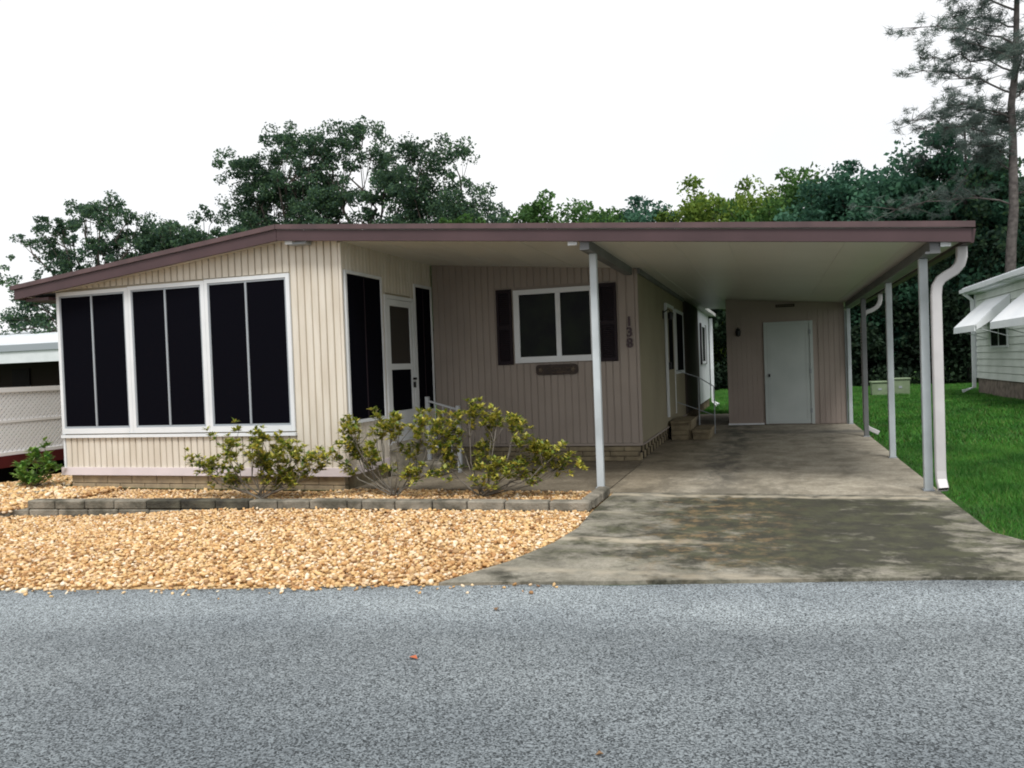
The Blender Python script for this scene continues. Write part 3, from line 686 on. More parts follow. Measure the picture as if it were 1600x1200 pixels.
# ------------------------------------------------------------------ planting bed curb
cb = thing('bed_curb', 'low wall of weathered concrete blocks edging the planting bed', 'curb', (-5, 7.4, 0))
def blk(ax, ay, bx, by, z0, z1, m, dpt=.15, gap=.012):
    L = math.hypot(bx-ax, by-ay); a_ = math.atan2(by-ay, bx-ax)
    me = MB().cbox(gap/2, L-gap/2, 0, dpt, z0, z1, .012).mesh('block', m)
    o = link('block', me, cb, loc=(ax, ay, random.uniform(-.004, .004)), rot=(0, 0, a_+random.uniform(-.008, .008)))
def cy_(x):   # front line of the curb
    return np.interp(x, [-8.2, -5.93, -4.45, -2.04, -1.6], [7.03, 7.24, 7.37, 7.51, 7.52])
x = -8.0; k = 0
lens = [.36, .38, .37, .40, .42, .41, .39, .33, .36, .42, .16, .36, .40, .36, .38, .44, .40, .38, .4]
while x < -1.70:
    L = lens[k % len(lens)]; x2 = min(x+L, -1.66)
    if -1.66 - x2 < .15: x2 = -1.66
    m = 'curbd' if 4 <= k <= 6 else 'curb'
    blk(x, float(cy_(x)), x2, float(cy_(x2)), .004, .10, m); x = x2; k += 1
blk(-1.655, 7.69, -1.655, 8.09, .004, .10, 'curb', .13); blk(-1.655, 8.095, -1.655, 8.52, .004, .10, 'curb', .13)
x = -8.45; k = 0
while x < -5.6:
    x2 = x+.38; blk(x+.1, float(cy_(x+.1))-.012+(0 if x > -8.1 else -.05), x2+.1, float(cy_(x2+.1))-.012, -.10, .0, 'curb'); x = x2
eg = thing('path_edging', 'pale line of flat edging stones left of the sunroom corner', 'edging', (-8.9, 7.8, 0))
p0, p1 = Vector((-9.6, 7.35)), Vector((-8.95, 8.42))
for i in range(4):
    a_ = p0.lerp(p1, i/4); ang = math.atan2(p1.y-p0.y, p1.x-p0.x)
    me = MB().cbox(0, .29, -.05, .05, -.02, .04, .012).mesh('block', 'curb'); link('block', me, eg, loc=(a_.x, a_.y, -.02), rot=(0, 0, ang))
p0, p1 = Vector((-8.75, 6.95)), Vector((-8.4, 7.1))

# ------------------------------------------------------------------ gravel stones
ico_v = []
phi = (1+5**.5)/2
for a_, b_ in ((-1, phi), (1, phi), (-1, -phi), (1, -phi)): ico_v += [(a_, b_, 0), (0, a_, b_), (b_, 0, a_)]
ico_v = np.array(ico_v, float)
from itertools import combinations
dd = lambda i, j: np.linalg.norm(ico_v[i]-ico_v[j])
ico_f = [c for c in combinations(range(12), 3) if all(dd(*p) < 2.01 for p in combinations(c, 2))]
ico_f = np.array([c if np.dot(np.cross(ico_v[c[1]]-ico_v[c[0]], ico_v[c[2]]-ico_v[c[0]]), ico_v[c[0]]) > 0 else (c[0], c[2], c[1]) for c in ico_f])
ico_v /= np.linalg.norm(ico_v[0])
def stones(name, P, r0, r1, m, label=None):
    n = len(P); r = rng.uniform(r0, r1, n)*rng.choice([.75, 1, 1, 1.25], n)
    A = np.stack([r*rng.uniform(.8, 1.45, n), r*rng.uniform(.7, 1.1, n), r*rng.uniform(.4, .8, n)], -1)
    V = ico_v[None]*(1+rng.uniform(-.36, .34, (n, 12, 1)))*A[:, None]
    t1 = rng.uniform(0, 6.28, n); t2 = rng.normal(0, .45, n)
    c, s_ = np.cos(t2)[:, None], np.sin(t2)[:, None]
    V = np.stack([V[..., 0]*c - V[..., 2]*s_, V[..., 1], V[..., 0]*s_ + V[..., 2]*c], -1)
    c, s_ = np.cos(t1)[:, None], np.sin(t1)[:, None]
    V = np.stack([V[..., 0]*c - V[..., 1]*s_, V[..., 0]*s_ + V[..., 1]*c, V[..., 2]], -1) + P[:, None]
    Fq = (ico_f[None] + (np.arange(n)*12)[:, None, None]).reshape(-1, 3)
    return link(name, npmesh(name, V.reshape(-1, 3), Fq, m, 3), kind='stuff', label=label, cat='gravel')
n = 84000
P = np.stack([rng.uniform(-12.4, -1.3, n), rng.uniform(2.4, 7.9, n), np.zeros(n)], -1)
drv_x = np.interp(P[:, 1], [4.9, 5.52, 6.15, 6.75, 7.75, 8.7], [-2.12, -1.84, -1.68, -1.62, -1.66, -1.66])
curby = np.interp(P[:, 0], [-8.2, -5.93, -4.45, -2.04, -1.6], [7.03, 7.24, 7.37, 7.51, 7.52])
edge = road_y(P[:, 0]) + .035*np.sin(P[:, 0]*2.7) + .02*np.sin(P[:, 0]*9) + rng.normal(0, .03, n)
ok = (P[:, 1] > edge) & (P[:, 0] < drv_x+rng.normal(0, .012, n)) & ((P[:, 1] < curby-.01) | (P[:, 0] < -8.3))
P = P[ok]; P[:, 2] = ground_z(P[:, 0], P[:, 1]) + rng.uniform(.004, .026, len(P))
stones('front_gravel', P, .0115, .0215, 'stone', 'tan and cream river stones of the front bed')
n = 14000
P = np.stack([rng.uniform(-8.4, -1.75, n), rng.uniform(7.1, 8.72, n), np.zeros(n)], -1)
curby = np.interp(P[:, 0], [-8.2, -5.93, -4.45, -2.04, -1.6], [7.03, 7.24, 7.37, 7.51, 7.52])
ok = (P[:, 1] > curby+.15) & ((P[:, 0] < -4.8) | (P[:, 1] < 8.68)) & (P[:, 0] < -1.80)
P = P[ok]; P[:, 2] = .010 + rng.uniform(.0, .022, len(P))
def bed_z(x): return -.05 + .045*np.clip((x+5.3)/.6, 0, 1)
bx = np.array([-9.2, -8.1, -5.93, -5.3, -5.0, -4.7, -4.45, -2.04, -1.75]); bf = np.array([7.10, 7.10, 7.36, 7.42, 7.44, 7.47, 7.49, 7.63, 7.66]); g = MB()
for i in range(len(bx)-1):
    za, zb = float(bed_z(bx[i])), float(bed_z(bx[i+1])); bk = 8.76 if bx[i] < -4.8 else 8.69
    g.add([(bx[i], bf[i], za), (bx[i+1], bf[i+1], zb), (bx[i+1], bk, zb), (bx[i], bk, za)], [(0, 1, 2, 3)])
g.build('planting_bed_soil', 'gbed', kind='structure')
P[:, 2] = bed_z(P[:, 0]) + rng.uniform(.0, .022, len(P))
stones('bed_gravel', P, .014, .024, 'stone', 'smaller amber stones inside the raised planting bed')
n = 6000
P = np.stack([rng.uniform(-11, -8.1, n), rng.uniform(6.9, 10.3, n), np.zeros(n)], -1)
ok = (P[:, 0] < -9.25) | (P[:, 1] < 8.6); P = P[ok & (P[:, 0] > -10.45)]; P[:, 2] = -.0 + rng.uniform(-.01, .02, len(P))
stones('side_gravel', P, .018, .034, 'stone', 'pale stones between the sunroom and the lattice fence')

n = 90
P = np.stack([rng.uniform(-6, -1.2, n), np.zeros(n), np.full(n, .006)], -1); P[:, 1] = road_y(P[:, 0]) - np.abs(rng.normal(0, .10, n))
stones('stray_stones', P, .008, .017, 'stone', 'stray stones scattered along the road edge')
n = 420
P = np.stack([rng.uniform(-8, -1.9, n), rng.uniform(7.6, 8.6, n), np.zeros(n)], -1); P[:, 2] = bed_z(P[:, 0])+.035
a_ = rng.uniform(0, 6.28, n); L_ = rng.uniform(.02, .04, n)
u = np.stack([np.cos(a_), np.sin(a_), rng.normal(0, .3, n)], -1)*L_[:, None]; w = np.stack([-np.sin(a_), np.cos(a_), rng.normal(0, .3, n)], -1)*L_[:, None]*.45
_link('leaf_litter', npmesh('leaf_litter', np.stack([P-u, P+w, P+u, P-w], 1).reshape(-1, 3), np.arange(n*4).reshape(-1, 4), 'leafbr', 4), kind='stuff', label='brown leaf litter under the croton shrubs', cat='leaf litter')

# ------------------------------------------------------------------ foliage helpers
def leafcloud(centers, radii, per, size, elong=1.6, flat=1.0):
    """quads scattered in gaussian-ish clumps"""
    n = len(centers)*per; c = np.repeat(np.asarray(centers), per, 0); rr = np.repeat(np.asarray(radii), per)
    d = rng.normal(size=(n, 3)); d /= np.linalg.norm(d, axis=1, keepdims=True)
    P = c + d*(rr*rng.uniform(.15, 1, n)**.55)[:, None]*np.array([1, 1, .75*flat])
    a_ = rng.normal(size=(n, 3)); a_ /= np.linalg.norm(a_, axis=1, keepdims=True)
    b_ = np.cross(a_, rng.normal(size=(n, 3))); b_ /= np.linalg.norm(b_, axis=1, keepdims=True)
    s_ = size*rng.uniform(.55, 1.25, n)[:, None]
    V = np.stack([P-a_*s_*elong*.5, P+b_*s_*.45, P+a_*s_*elong*.5, P-b_*s_*.45], 1).reshape(-1, 3)
    return V, np.arange(n*4).reshape(-1, 4)
def limb(mb, p0, p1, r0, r1, sag=.1, n=5, sides=7, jit=.06):
    p0, p1 = Vector(p0), Vector(p1); L = (p1-p0).length; P = []; Rr = []
    for i in range(n+1):
        t_ = i/n; q = p0.lerp(p1, t_) + Vector((0, 0, sag*L*math.sin(math.pi*t_)))
        if 0 < i < n: q += Vector((random.gauss(0, jit), random.gauss(0, jit), random.gauss(0, jit)))*L*.5
        P.append(q); Rr.append(r0 + (r1-r0)*t_)
    mb.tube(P, Rr, sides); return P
def tree(name, label, cat, loc, blobs, trunk_r, leaf, per=60, sub=14, size=.2, subr=.6, group=None, bark='bark', trunk_top=None, fill=.6):
    """blobs: (x, y, z, r) relative to loc"""
    t = thing(name, label, cat, loc, group)
    mb = MB(); top = trunk_top or min(b[2] for b in blobs)*.8
    P0 = limb(mb, (0, 0, -.1), (random.uniform(-.3, .3), 0, top), trunk_r, trunk_r*.72, 0, 5, 9, .03)
    fork = P0[-1]; cs = []; rs = []
    for bx, by, bz, br in blobs:
        st_ = P0[-1] if bz > top else P0[3]
        Q = limb(mb, st_, (bx, by, bz-br*.2), trunk_r*.30, trunk_r*.07, .04, 6, 6, .12)
        for q in Q[2:]:
            for _ in range(3): cs.append(tuple(q + Vector((random.gauss(0, .45), random.gauss(0, .45), random.gauss(0, .4))))); rs.append(subr*random.uniform(.5, 1))
        k_ = max(5, int(sub*br*br/1.9))
        for i in range(k_):
            d = Vector((random.gauss(0, 1), random.gauss(0, 1), random.gauss(.15, .9))).normalized()
            q = Vector((bx, by, bz)) + Vector((d.x, d.y, d.z*.8))*br*(1.18 if i % 4 == 0 else 1.0)*random.uniform(.25, 1.0)
            cs.append(tuple(q)); rs.append(subr*random.uniform(.6, 1.25))
            if i % 4 == 0: limb(mb, random.choice(Q[2:]), q, trunk_r*.07, .01, .03, 3, 4)
    me = mb.mesh('trunk', bark, True, fix=False); _link('trunk', me, t)
    V, Fq = leafcloud(cs, rs, per, size)
    _link('crown', npmesh('crown', V, Fq, leaf, 4), t)
    return t
def copy_tree(o, loc, rz, sc, label, group=None):
    r_ = o.copy(); C.objects.link(r_); r_.location = loc; r_.rotation_euler.z = rz; r_.scale = sc; r_['label'] = label
    if group: r_['group'] = group
    for ch in list(o.children): c_ = ch.copy(); C.objects.link(c_); c_.parent = r_
    return r_

# big oaks behind the home
random.seed(21)
tree('oak_tree', 'tall spreading dark oak behind the roof ridge, leftmost of the high crowns', 'tree', (-20.6, 32, 0),
     [(-1.6, 0, 10.6, 1.7), (.2, 0, 11.6, 1.2), (-1.9, .4, 8.6, 1.7), (.4, .5, 9.3, 1.7), (1.7, 0, 11.2, 1.1), (-.6, -.4, 7.0, 1.9), (1.8, 0, 7.6, 1.5), (-2.7, .3, 7.0, .9), (0, 0, 5.6, 1.8), (1.9, .3, 9.2, 1.3), (-.8, 0, 9.8, 1.2), (-2.4, 0, 5.8, 1.4), (2.4, 0, 6.2, 1.4)], .38, 'oakleaf', 95, 34, .088, .40)
tree('oak_tree', 'tall dark oak with open gaps in the middle of the high crowns', 'tree', (-17.3, 32.5, 0),
     [(-1.0, 0, 11.4, 1.4), (.5, 0, 11.6, 1.1), (1.7, .4, 10.4, 1.3), (-.9, 0, 9.2, 1.2), (-1.4, 0, 7.2, 1.7), (.6, .3, 7.0, 1.5), (2.4, 0, 9.4, .9), (.9, 0, 9.0, .7), (-1.6, 0, 5.8, 1.6), (.6, 0, 5.4, 1.6), (2.4, 0, 7.0, 1.5), (-1.8, 0, 10.2, .9)], .36, 'oakleaf', 95, 30, .088, .38)
tree('oak_tree', 'rounded dark oak whose right side slopes down to the roof line', 'tree', (-13.3, 32, 0),
     [(-.6, 0, 10.5, 1.1), (.9, 0, 10.3, .9), (-.7, .3, 8.8, 1.5), (1.0, 0, 8.2, 1.6), (-1.6, 0, 7.2, 1.6), (2.2, .3, 7.3, 1.3), (.2, 0, 6.7, 1.8), (2.6, 0, 6.4, 1.2), (-1.6, 0, 5.6, 1.7), (.6, 0, 5.2, 1.7), (-1.7, 0, 9.4, 1.0)], .34, 'oakleaf', 95, 34, .088, .40)
tree('oak_tree', 'sparse airy oak standing left of the mobile home', 'tree', (-26.2, 28, -.65),
     [(-1.6, 0, 9.2, 1.0), (-.3, 0, 9.3, .9), (.6, 0, 8.8, .6), (-3.6, 0, 8.6, .8), (-4.7, 0, 8.3, .5), (-2.6, 0, 7.2, .9), (-2.0, 0, 5.6, 1.0), (-4.8, 0, 5.6, .9), (-6.0, 0, 5.0, .9), (-5.2, 0, 3.6, 1.0), (-3.0, 0, 4.0, 1.2), (-1, 0, 4.6, 1.4), (-6, 0, 6.6, .5), (-3.4, 0, 6.0, .8), (-.8, 0, 7.8, .9), (-2.8, 0, 8.8, .8), (-1.2, 0, 6.4, 1.0), (-4.2, 0, 4.8, .9), (-3.6, 0, 7.7, .6)], .3, 'oakleaf', 58, 44, .085, .29, trunk_top=3.2)
tree('oak_tree', 'dense dark round oak just left of the roof slope', 'tree', (-24.9, 29, 0),
     [(-1.2, 0, 7.4, 1.3), (.4, 0, 7.6, 1.2), (1.8, 0, 7.0, 1.1), (-.6, 0, 6.2, 1.6), (1.5, 0, 5.7, 1.5), (-2.2, 0, 6.0, 1.2), (2.9, 0, 6.0, 1.0), (-1.4, 0, 5.0, 1.5), (3.2, 0, 4.9, 1.3), (.8, 0, 4.8, 1.5), (.5, 0, 6.8, 1.3)], .3, 'oakleaf', 85, 40, .09, .36)
tree('young_tree', 'bright green young tree peeking over the ridge at the foot of the oaks', 'tree', (-11.6, 30.5, 0),
     [(0, 0, 7.0, .8), (.5, 0, 6.3, 1.1), (-.7, 0, 6.2, .8)], .14, 'greenleaf', 60, 34, .12, .28)
tree('oak_tree', 'ragged low oak with bare gaps between the left oak and the ridge', 'tree', (-21.6, 28.6, 0),
     [(-.6, 0, 8.1, .5), (.4, 0, 7.3, .7), (-1.1, 0, 6.3, .8), (1.1, 0, 6.4, .9), (.2, 0, 5.6, 1.0)], .2, 'oakleaf', 56, 36, .09, .28)

# tree line far behind, seen over the roof and through the carport
random.seed(5)
proto = []
full = [(0, 0, 6.6, 1.5), (-1.5, 0, 5.6, 1.5), (1.5, .3, 5.5, 1.6), (0, -.6, 4.6, 1.8), (-1.8, 0, 3.6, 1.7), (1.8, 0, 3.4, 1.7), (0, 0, 2.6, 1.8), (-1.0, -.5, 1.6, 1.5), (1.1, -.5, 1.5, 1.5)]
spots = [
 (-12.4, 45, 1.42, 'greenleaf', 'bright green broad tree rising just right of the oaks'),
 (-9.6, 46, 1.43, 'greenleaf', 'mid green tree beyond the roof right of the bright green one'),
 (-6.2, 46, 1.36, 'tealleaf', 'low blue green tree above the middle of the roof edge'),
 (-3.3, 45, 1.37, 'limeleaf', 'yellow green tree above the carport roof'),
 (-.6, 46, 1.36, 'limeleaf', 'second yellow green tree, to the right of the first'),
 (1.6, 43, 1.34, 'greenleaf', 'mid green tree above the carport between yellow and blue ones'),
 (4.2, 42, 1.38, 'tealleaf', 'blue green tree above the right half of the carport'),
 (6.8, 41, 1.42, 'tealleaf', 'tall blue green tree behind the right end of the roof edge'),
 (9.4, 42, 1.38, 'oakleaf', 'dark tall broadleaf tree behind the pine trunk'),
 (12.6, 41, 1.38, 'oakleaf', 'dark broadleaf tree behind the neighbouring cottage'),
 (16.5, 42, 1.5, 'oakleaf', 'dark broadleaf tree at the far right end of the woods'),
 (-15.5, 46, 1.1, 'oakleaf', 'dark tree behind the oaks over the ridge'),
 (-19.5, 46, 1.05, 'oakleaf', 'dark tree far behind the tallest oak'),
 (-24.5, 45, 1.0, 'oakleaf', 'dark tree far behind the left oaks')]
P_ = {}
for i, (x_, y_, s_, lf, lab) in enumerate(spots):
    if lf not in P_:
        o = tree('woodland_tree', lab, 'tree', (x_, y_, 0), full, .26, lf, 95, 26, .115, .50, 'woodland trees behind the lots', trunk_top=2.2)
        o.scale = (s_, s_, s_); P_[lf] = o
    else: copy_tree(P_[lf], (x_, y_, 0), random.uniform(0, 6.28), (s_*random.uniform(.92, 1.1), s_, s_*random.uniform(.94, 1.04)), lab)
# undergrowth mass
cs = []; rs = []
for i in range(520):
    x_ = random.uniform(-10, 30); cs.append((x_, random.uniform(38.2, 41.5), random.uniform(0, 6.3)**1.0)); rs.append(random.uniform(.6, 1.1))
V, Fq = leafcloud(cs, rs, 210, .155)
link('undergrowth', npmesh('undergrowth', V, Fq, 'darkleaf', 4), kind='stuff', label='dark tangled undergrowth along the back of the lawn', cat='undergrowth')
cs = []; rs = []
for i in range(700):
    cs.append((random.uniform(-40, 60), random.uniform(50, 54), random.uniform(0, 6.5))); rs.append(random.uniform(.9, 1.6))
V, Fq = leafcloud(cs, rs, 60, .5)
link('far_woods', npmesh('far_woods', V, Fq, 'darkleaf', 4), kind='stuff', label='dark solid woods far behind the lots', cat='woods')

# pines
def pine(loc, H, r, label, limbs, lean=(0, 0)):
    t = thing('pine_tree', label, 'tree', loc); mb = MB()
    tp = [Vector((lean[0]*(z/H), lean[1]*(z/H), z)) + Vector((random.gauss(0, .04), random.gauss(0, .04), 0)) for z in np.linspace(0, H, 14)]
    mb.tube(tp, [r*(1-.72*i/13) for i in range(14)], 10)
    _link('trunk', mb.mesh('trunk', 'pinebark', True, False), t)
    tips = []; bb = MB()
    for z, ang, L, rise in limbs:
        k_ = z/H*13; i0 = int(min(12, k_)); b0 = tp[i0].lerp(tp[i0+1], k_-i0)
        d = Vector((math.cos(R(ang)), math.sin(R(ang)), 0)); L *= .86; e = b0 + d*L + Vector((0, 0, rise))
        Q = limb(bb, b0, e, r*.17, .015, .07, 7, 6, .05)
        for q in Q[2:]:
            for _ in range(4):
                s2 = q + Vector((random.gauss(0, .5), random.gauss(0, .5), random.gauss(.12, .28)))*min(1.3, L*.3)
                limb(bb, q, s2, .016, .006, 0, 2, 4); tips.append(s2)
                for _ in range(2): tips.append(q.lerp(s2, random.uniform(.4, 1.1)) + Vector((random.gauss(0, .16), random.gauss(0, .16), random.gauss(0, .12))))
    _link('branches', bb.mesh('branches', 'pinebark', True, False), t)
    n = len(tips); per = 26; T = np.repeat(np.array([tuple(q) for q in tips]), per, 0); n *= per
    d = rng.normal(size=(n, 3)); d[:, 2] = d[:, 2]*.6 + .15; d /= np.linalg.norm(d, axis=1, keepdims=True)
    w = np.cross(d, rng.normal(size=(n, 3))); w /= np.linalg.norm(w, axis=1, keepdims=True)
    L_ = rng.uniform(.14, .30, n)[:, None]; T = T + rng.normal(0, .05, (n, 3))
    V = np.stack([T - w*.0125, T + w*.0125, T + d*L_], 1).reshape(-1, 3)
    _link('needles', npmesh('needles', V, np.arange(n*3).reshape(-1, 3), 'needle', 3), t)
random.seed(9)
L1 = []
for z, ang, L, rise in ((6.9, 182, 4.8, .2), (7.3, 20, 2.5, .2), (8.2, 170, 1.6, .9), (8.8, 205, 2.2, .4), (9.4, 175, 3.4, 1.0), (9.6, 0, 2.2, .9), (10.2, 195, 3.0, .6), (10.5, 160, 4.2, .5),
                        (11.2, 185, 3.6, 1.2), (11.0, 30, 2.4, .8), (12.0, 170, 3.8, 1.3), (12.3, 200, 2.8, 1.0), (13.0, 182, 3.9, 1.1), (13.2, -10, 2.3, .8), (13.7, 150, 2.6, 1.1), (14.3, 190, 3.3, 1.2),
                        (14.8, 175, 2.4, 1.0), (15.2, 20, 2.0, .8), (15.6, 200, 2.3, .9), (16.2, 170, 1.8, .9), (16.6, 10, 1.5, .7), (12.6, 90, 2.5, .8), (11.5, 270, 2.3, .8), (14.6, 260, 2, .8), (10, 100, 2, .5)):
    L1.append((z, ang+random.uniform(-8, 8), L, rise))
pine((8.75, 36, 0), 17.5, .235, 'very tall pine with bare grey trunk at the right edge of the picture', L1, (.7, 0))
pine((8.4, 40.5, 0), 11.3, .15, 'thin shorter pine close beside the tall pine trunk',
     [(9.2, 180, 2.2, .8), (9.4, 10, 1.8, .6), (10.0, 200, 1.6, .6), (10.3, -20, 1.5, .6), (10.8, 160, 1.2, .5), (11.1, 30, 1.0, .4), (8.2, 20, 1.3, .4)])

# ------------------------------------------------------------------ croton shrubs in the bed
def shrub(loc, label, prim, leafm='croton', group=None, leafn=11, ls=.072, cat='shrub', stemr=.0065, name='croton_shrub'):
    t = thing(name, label, cat, loc, group); tips = []
    for (ex, ey, ez) in prim:
        mb = MB(); e = Vector((ex, ey, ez)); mid = Vector((ex*.62, ey*.62, ez*.38)) + Vector((random.gauss(0, .03), random.gauss(0, .03), random.gauss(0, .02)))
        b0 = Vector((random.uniform(-.06, .06), random.uniform(-.04, .04), .03))
        P = [b0, b0.lerp(mid, .5)+Vector((random.gauss(0, .015), random.gauss(0, .015), .0)), mid, mid.lerp(e, .5)+Vector((random.gauss(0, .02), random.gauss(0, .02), 0)), e]
        mb.tube(P, [stemr*1.5, stemr*1.25, stemr, stemr*.8, stemr*.5], 6)
        for _ in range(4):
            k_ = random.choice((2, 3, 3)); q = P[k_]; s2 = e + Vector((random.gauss(0, .10), random.gauss(0, .09), random.gauss(-.03, .07)))
            m2 = q.lerp(s2, .5) + Vector((random.gauss(0, .03), random.gauss(0, .02), -.01)); mb.tube([q, m2, s2], [stemr*.75, stemr*.55, stemr*.3], 5); tips.append((s2, (s2-m2).normalized()))
        tips.append((e, (e-P[3]).normalized()))
        if random.random() < .45:
            q = P[2]; s2 = q + Vector((random.gauss(0, .12), random.gauss(-.05, .06), random.uniform(.03, .12))); mb.tube([q, s2], [stemr*.6, stemr*.3], 5); tips.append((s2, (s2-q).normalized()))
        _link('stem', mb.mesh('stem', 'twig', True, False), t)
    V = []; Fq = []
    for p, d in tips:
        for c_ in range(5 if leafm == 'croton' else 3):
            ctr = p - d*(c_*.028) + Vector((random.gauss(0, .032), random.gauss(0, .032), random.gauss(0, .028)))
            for j in range(leafn):
                a_ = random.uniform(0, 6.28); el = random.uniform(-.35, 1.0)
                u = Vector((math.cos(a_)*math.cos(el), math.sin(a_)*math.cos(el), math.sin(el))); u = (u + d*.35).normalized()
                w = u.cross(Vector((0, 0, 1)))
                if w.length < .1: w = Vector((1, 0, 0))
                w.normalize(); nn = u.cross(w); L = ls*random.uniform(.65, 1.25); h = L*random.uniform(.19, .28)
                o = len(V); V += [tuple(ctr+u*.006), tuple(ctr+u*L*.5+w*h-nn*h*.35), tuple(ctr+u*L*.52), tuple(ctr+u*L*.5-w*h-nn*h*.35), tuple(ctr+u*L*.96+nn*L*.10)]
                Fq += [(o, o+1, o+2), (o, o+2, o+3), (o+1, o+4, o+2), (o+2, o+4, o+3)]
    _link('foliage', npmesh('foliage', np.array(V), np.array(Fq), leafm, 3), t)
    return t
random.seed(33)
shrub((-5.70, 8.12, -.05), 'sparse yellow green croton in front of the rightmost sunroom window', [(-.82, .0, .50), (.78, 0, .56), (-.45, .05, .74), (.10, 0, .80), (-.66, 0, .45), (-.50, .1, .32), (-.30, -.1, .62), (-.12, .05, .70), (.05, -.08, .60), (.15, .1, .66), (.30, -.05, .52), (.42, .1, .40), (.48, 0, .64), (.66, .05, .50), (0, .15, .45), (.25, .2, .3)], group=None)
shrub((-4.02, 8.22, .0), 'wide croton shrub before the sunroom door, middle one of three', [(-.56, 0, .62), (-.62, .1, .80), (-.40, -.05, .86), (-.20, .1, .88), (-.02, 0, .84), (.15, -.1, .86), (.32, .1, .84), (.50, 0, .78), (-.45, .1, .55), (-.7, -.1, .48), (.2, .15, .6), (-.25, -.1, .6), (.35, -.12, .35), (.62, 0, .66)])
shrub((-2.98, 8.22, .0), 'croton shrub with bare spreading stems, nearest the carport post', [(-.38, 0, .72), (-.28, .1, .92), (-.12, -.05, .94), (.05, .1, .90), (.20, 0, .88), (.38, .1, .82), (.50, -.05, .68), (.62, .05, .55), (.80, 0, .50), (.35, -.1, .36), (.15, -.1, .42), (-.45, .1, .5), (.95, .05, .42), (.5, .1, .25), (0, .15, .6)])
shrub((-9.55, 8.6, .0), 'bright green leafy shrub beside the left corner of the sunroom', [(-.25, 0, .35), (0, 0, .50), (.15, .05, .62), (.22, 0, .45), (-.1, -.1, .25), (.05, -.15, .2), (-.3, 0, .2), (.28, -.05, .28)], 'freshleaf', leafn=6, ls=.12, name='leafy_shrub').scale = (.8, .8, .85)

# ------------------------------------------------------------------ grass
def grass(name, n, x0, x1, y0, y1, h0, h1, w, label):
    P = np.stack([rng.uniform(x0, x1, n), rng.uniform(y0, y1, n), np.full(n, -.012)], -1)
    edge = np.interp(P[:, 1], [5, 6.2, 6.6, 6.98, 8], [2.5, 2.15, 1.75, 1.58, 1.57])
    ok = (P[:, 0] > edge + rng.normal(.02, .02, n)) & (P[:, 1] > road_y(P[:, 0])+.05)
    pat = np.sin(P[:, 0]*1.9+1)*np.sin(P[:, 1]*1.1+.5) + .6*np.sin(P[:, 0]*4.3+P[:, 1]*2.7)
    near = np.clip((P[:, 0]-edge)/(.55+.25*np.sin(P[:, 1]*2.3)), 0, 1)
    ok &= rng.uniform(0, 1, n) < np.clip(.9 + .25*pat, .35, 1)*(.22+.78*near)
    P = P[ok]; n = len(P); a_ = rng.uniform(0, 6.28, n); h = rng.uniform(h0, h1, n)*np.clip(.8+.2*pat[ok], .5, 1.2)
    u = np.stack([np.cos(a_), np.sin(a_), np.zeros(n)], -1); le = rng.normal(0, .5, (n, 2))*h[:, None]
    tip = P + np.concatenate([le, h[:, None]], 1)
    V = np.stack([P-u*w, P+u*w, tip], 1).reshape(-1, 3)
    link(name, npmesh(name, V, np.arange(n*3).reshape(-1, 3), 'blade', 3), kind='stuff', label=label, cat='grass')
grass('grass', 170000, 1.5, 5.2, 5.8, 13.5, .03, .075, .0035, 'green lawn grass beside the driveway')
grass('far_grass', 130000, 1.5, 9, 13.5, 38, .05, .11, .010, 'green lawn grass stretching back to the woods')
grass('passage_grass', 9000, 1.5, 2.2, 5.6, 6.2, .03, .06, .004, 'tufts of grass at the driveway flare')
n = 26000
P = np.stack([rng.uniform(-2.2, 1.5, n), rng.uniform(21.35, 38, n), np.full(n, -.012)], -1); a_ = rng.uniform(0, 6.28, n); u = np.stack([np.cos(a_), np.sin(a_), 0*a_], -1)
tip = P + np.concatenate([rng.normal(0, .03, (n, 2)), rng.uniform(.05, .1, (n, 1))], 1)
link('rear_grass', npmesh('rear_grass', np.stack([P-u*.01, P+u*.01, tip], 1).reshape(-1, 3), np.arange(n*3).reshape(-1, 3), 'blade', 3), kind='stuff', label='grass seen through the passage behind the shed', cat='grass')

# ------------------------------------------------------------------ utility boxes on the lawn
def ubox(x, y, w, h, label):
    t = thing('utility_box', label, 'utility box', (x, y, 0), 'utility boxes on the lawn')
    a = w/2; b_ = .24
    MB().hexa([(x-a, y-b_, -.01), (x+a, y-b_, -.01), (x+a, y+b_, -.01), (x-a, y+b_, -.01), (x-a-.02, y-b_, h), (x+a+.01, y-b_, h), (x+a+.01, y+b_, h), (x-a-.02, y+b_, h)]).build('cabinet', 'utility', t)
    MB().cbox(x-a-.05, x+a+.04, y-b_-.03, y+b_+.03, h+.002, h+.06, .015).build('lid', 'utility', t)
    B(x-.05, x+.05, y-b_-.012, y-b_-.002, h*.45, h*.6).build('latch_plate', 'grey', t)
ubox(3.42, 29.6, .46, .42, 'low pale green utility box on the lawn, left one of the pair'); ubox(4.08, 29.9, .56, .50, 'slightly taller pale green utility box on the lawn, right one of the pair')

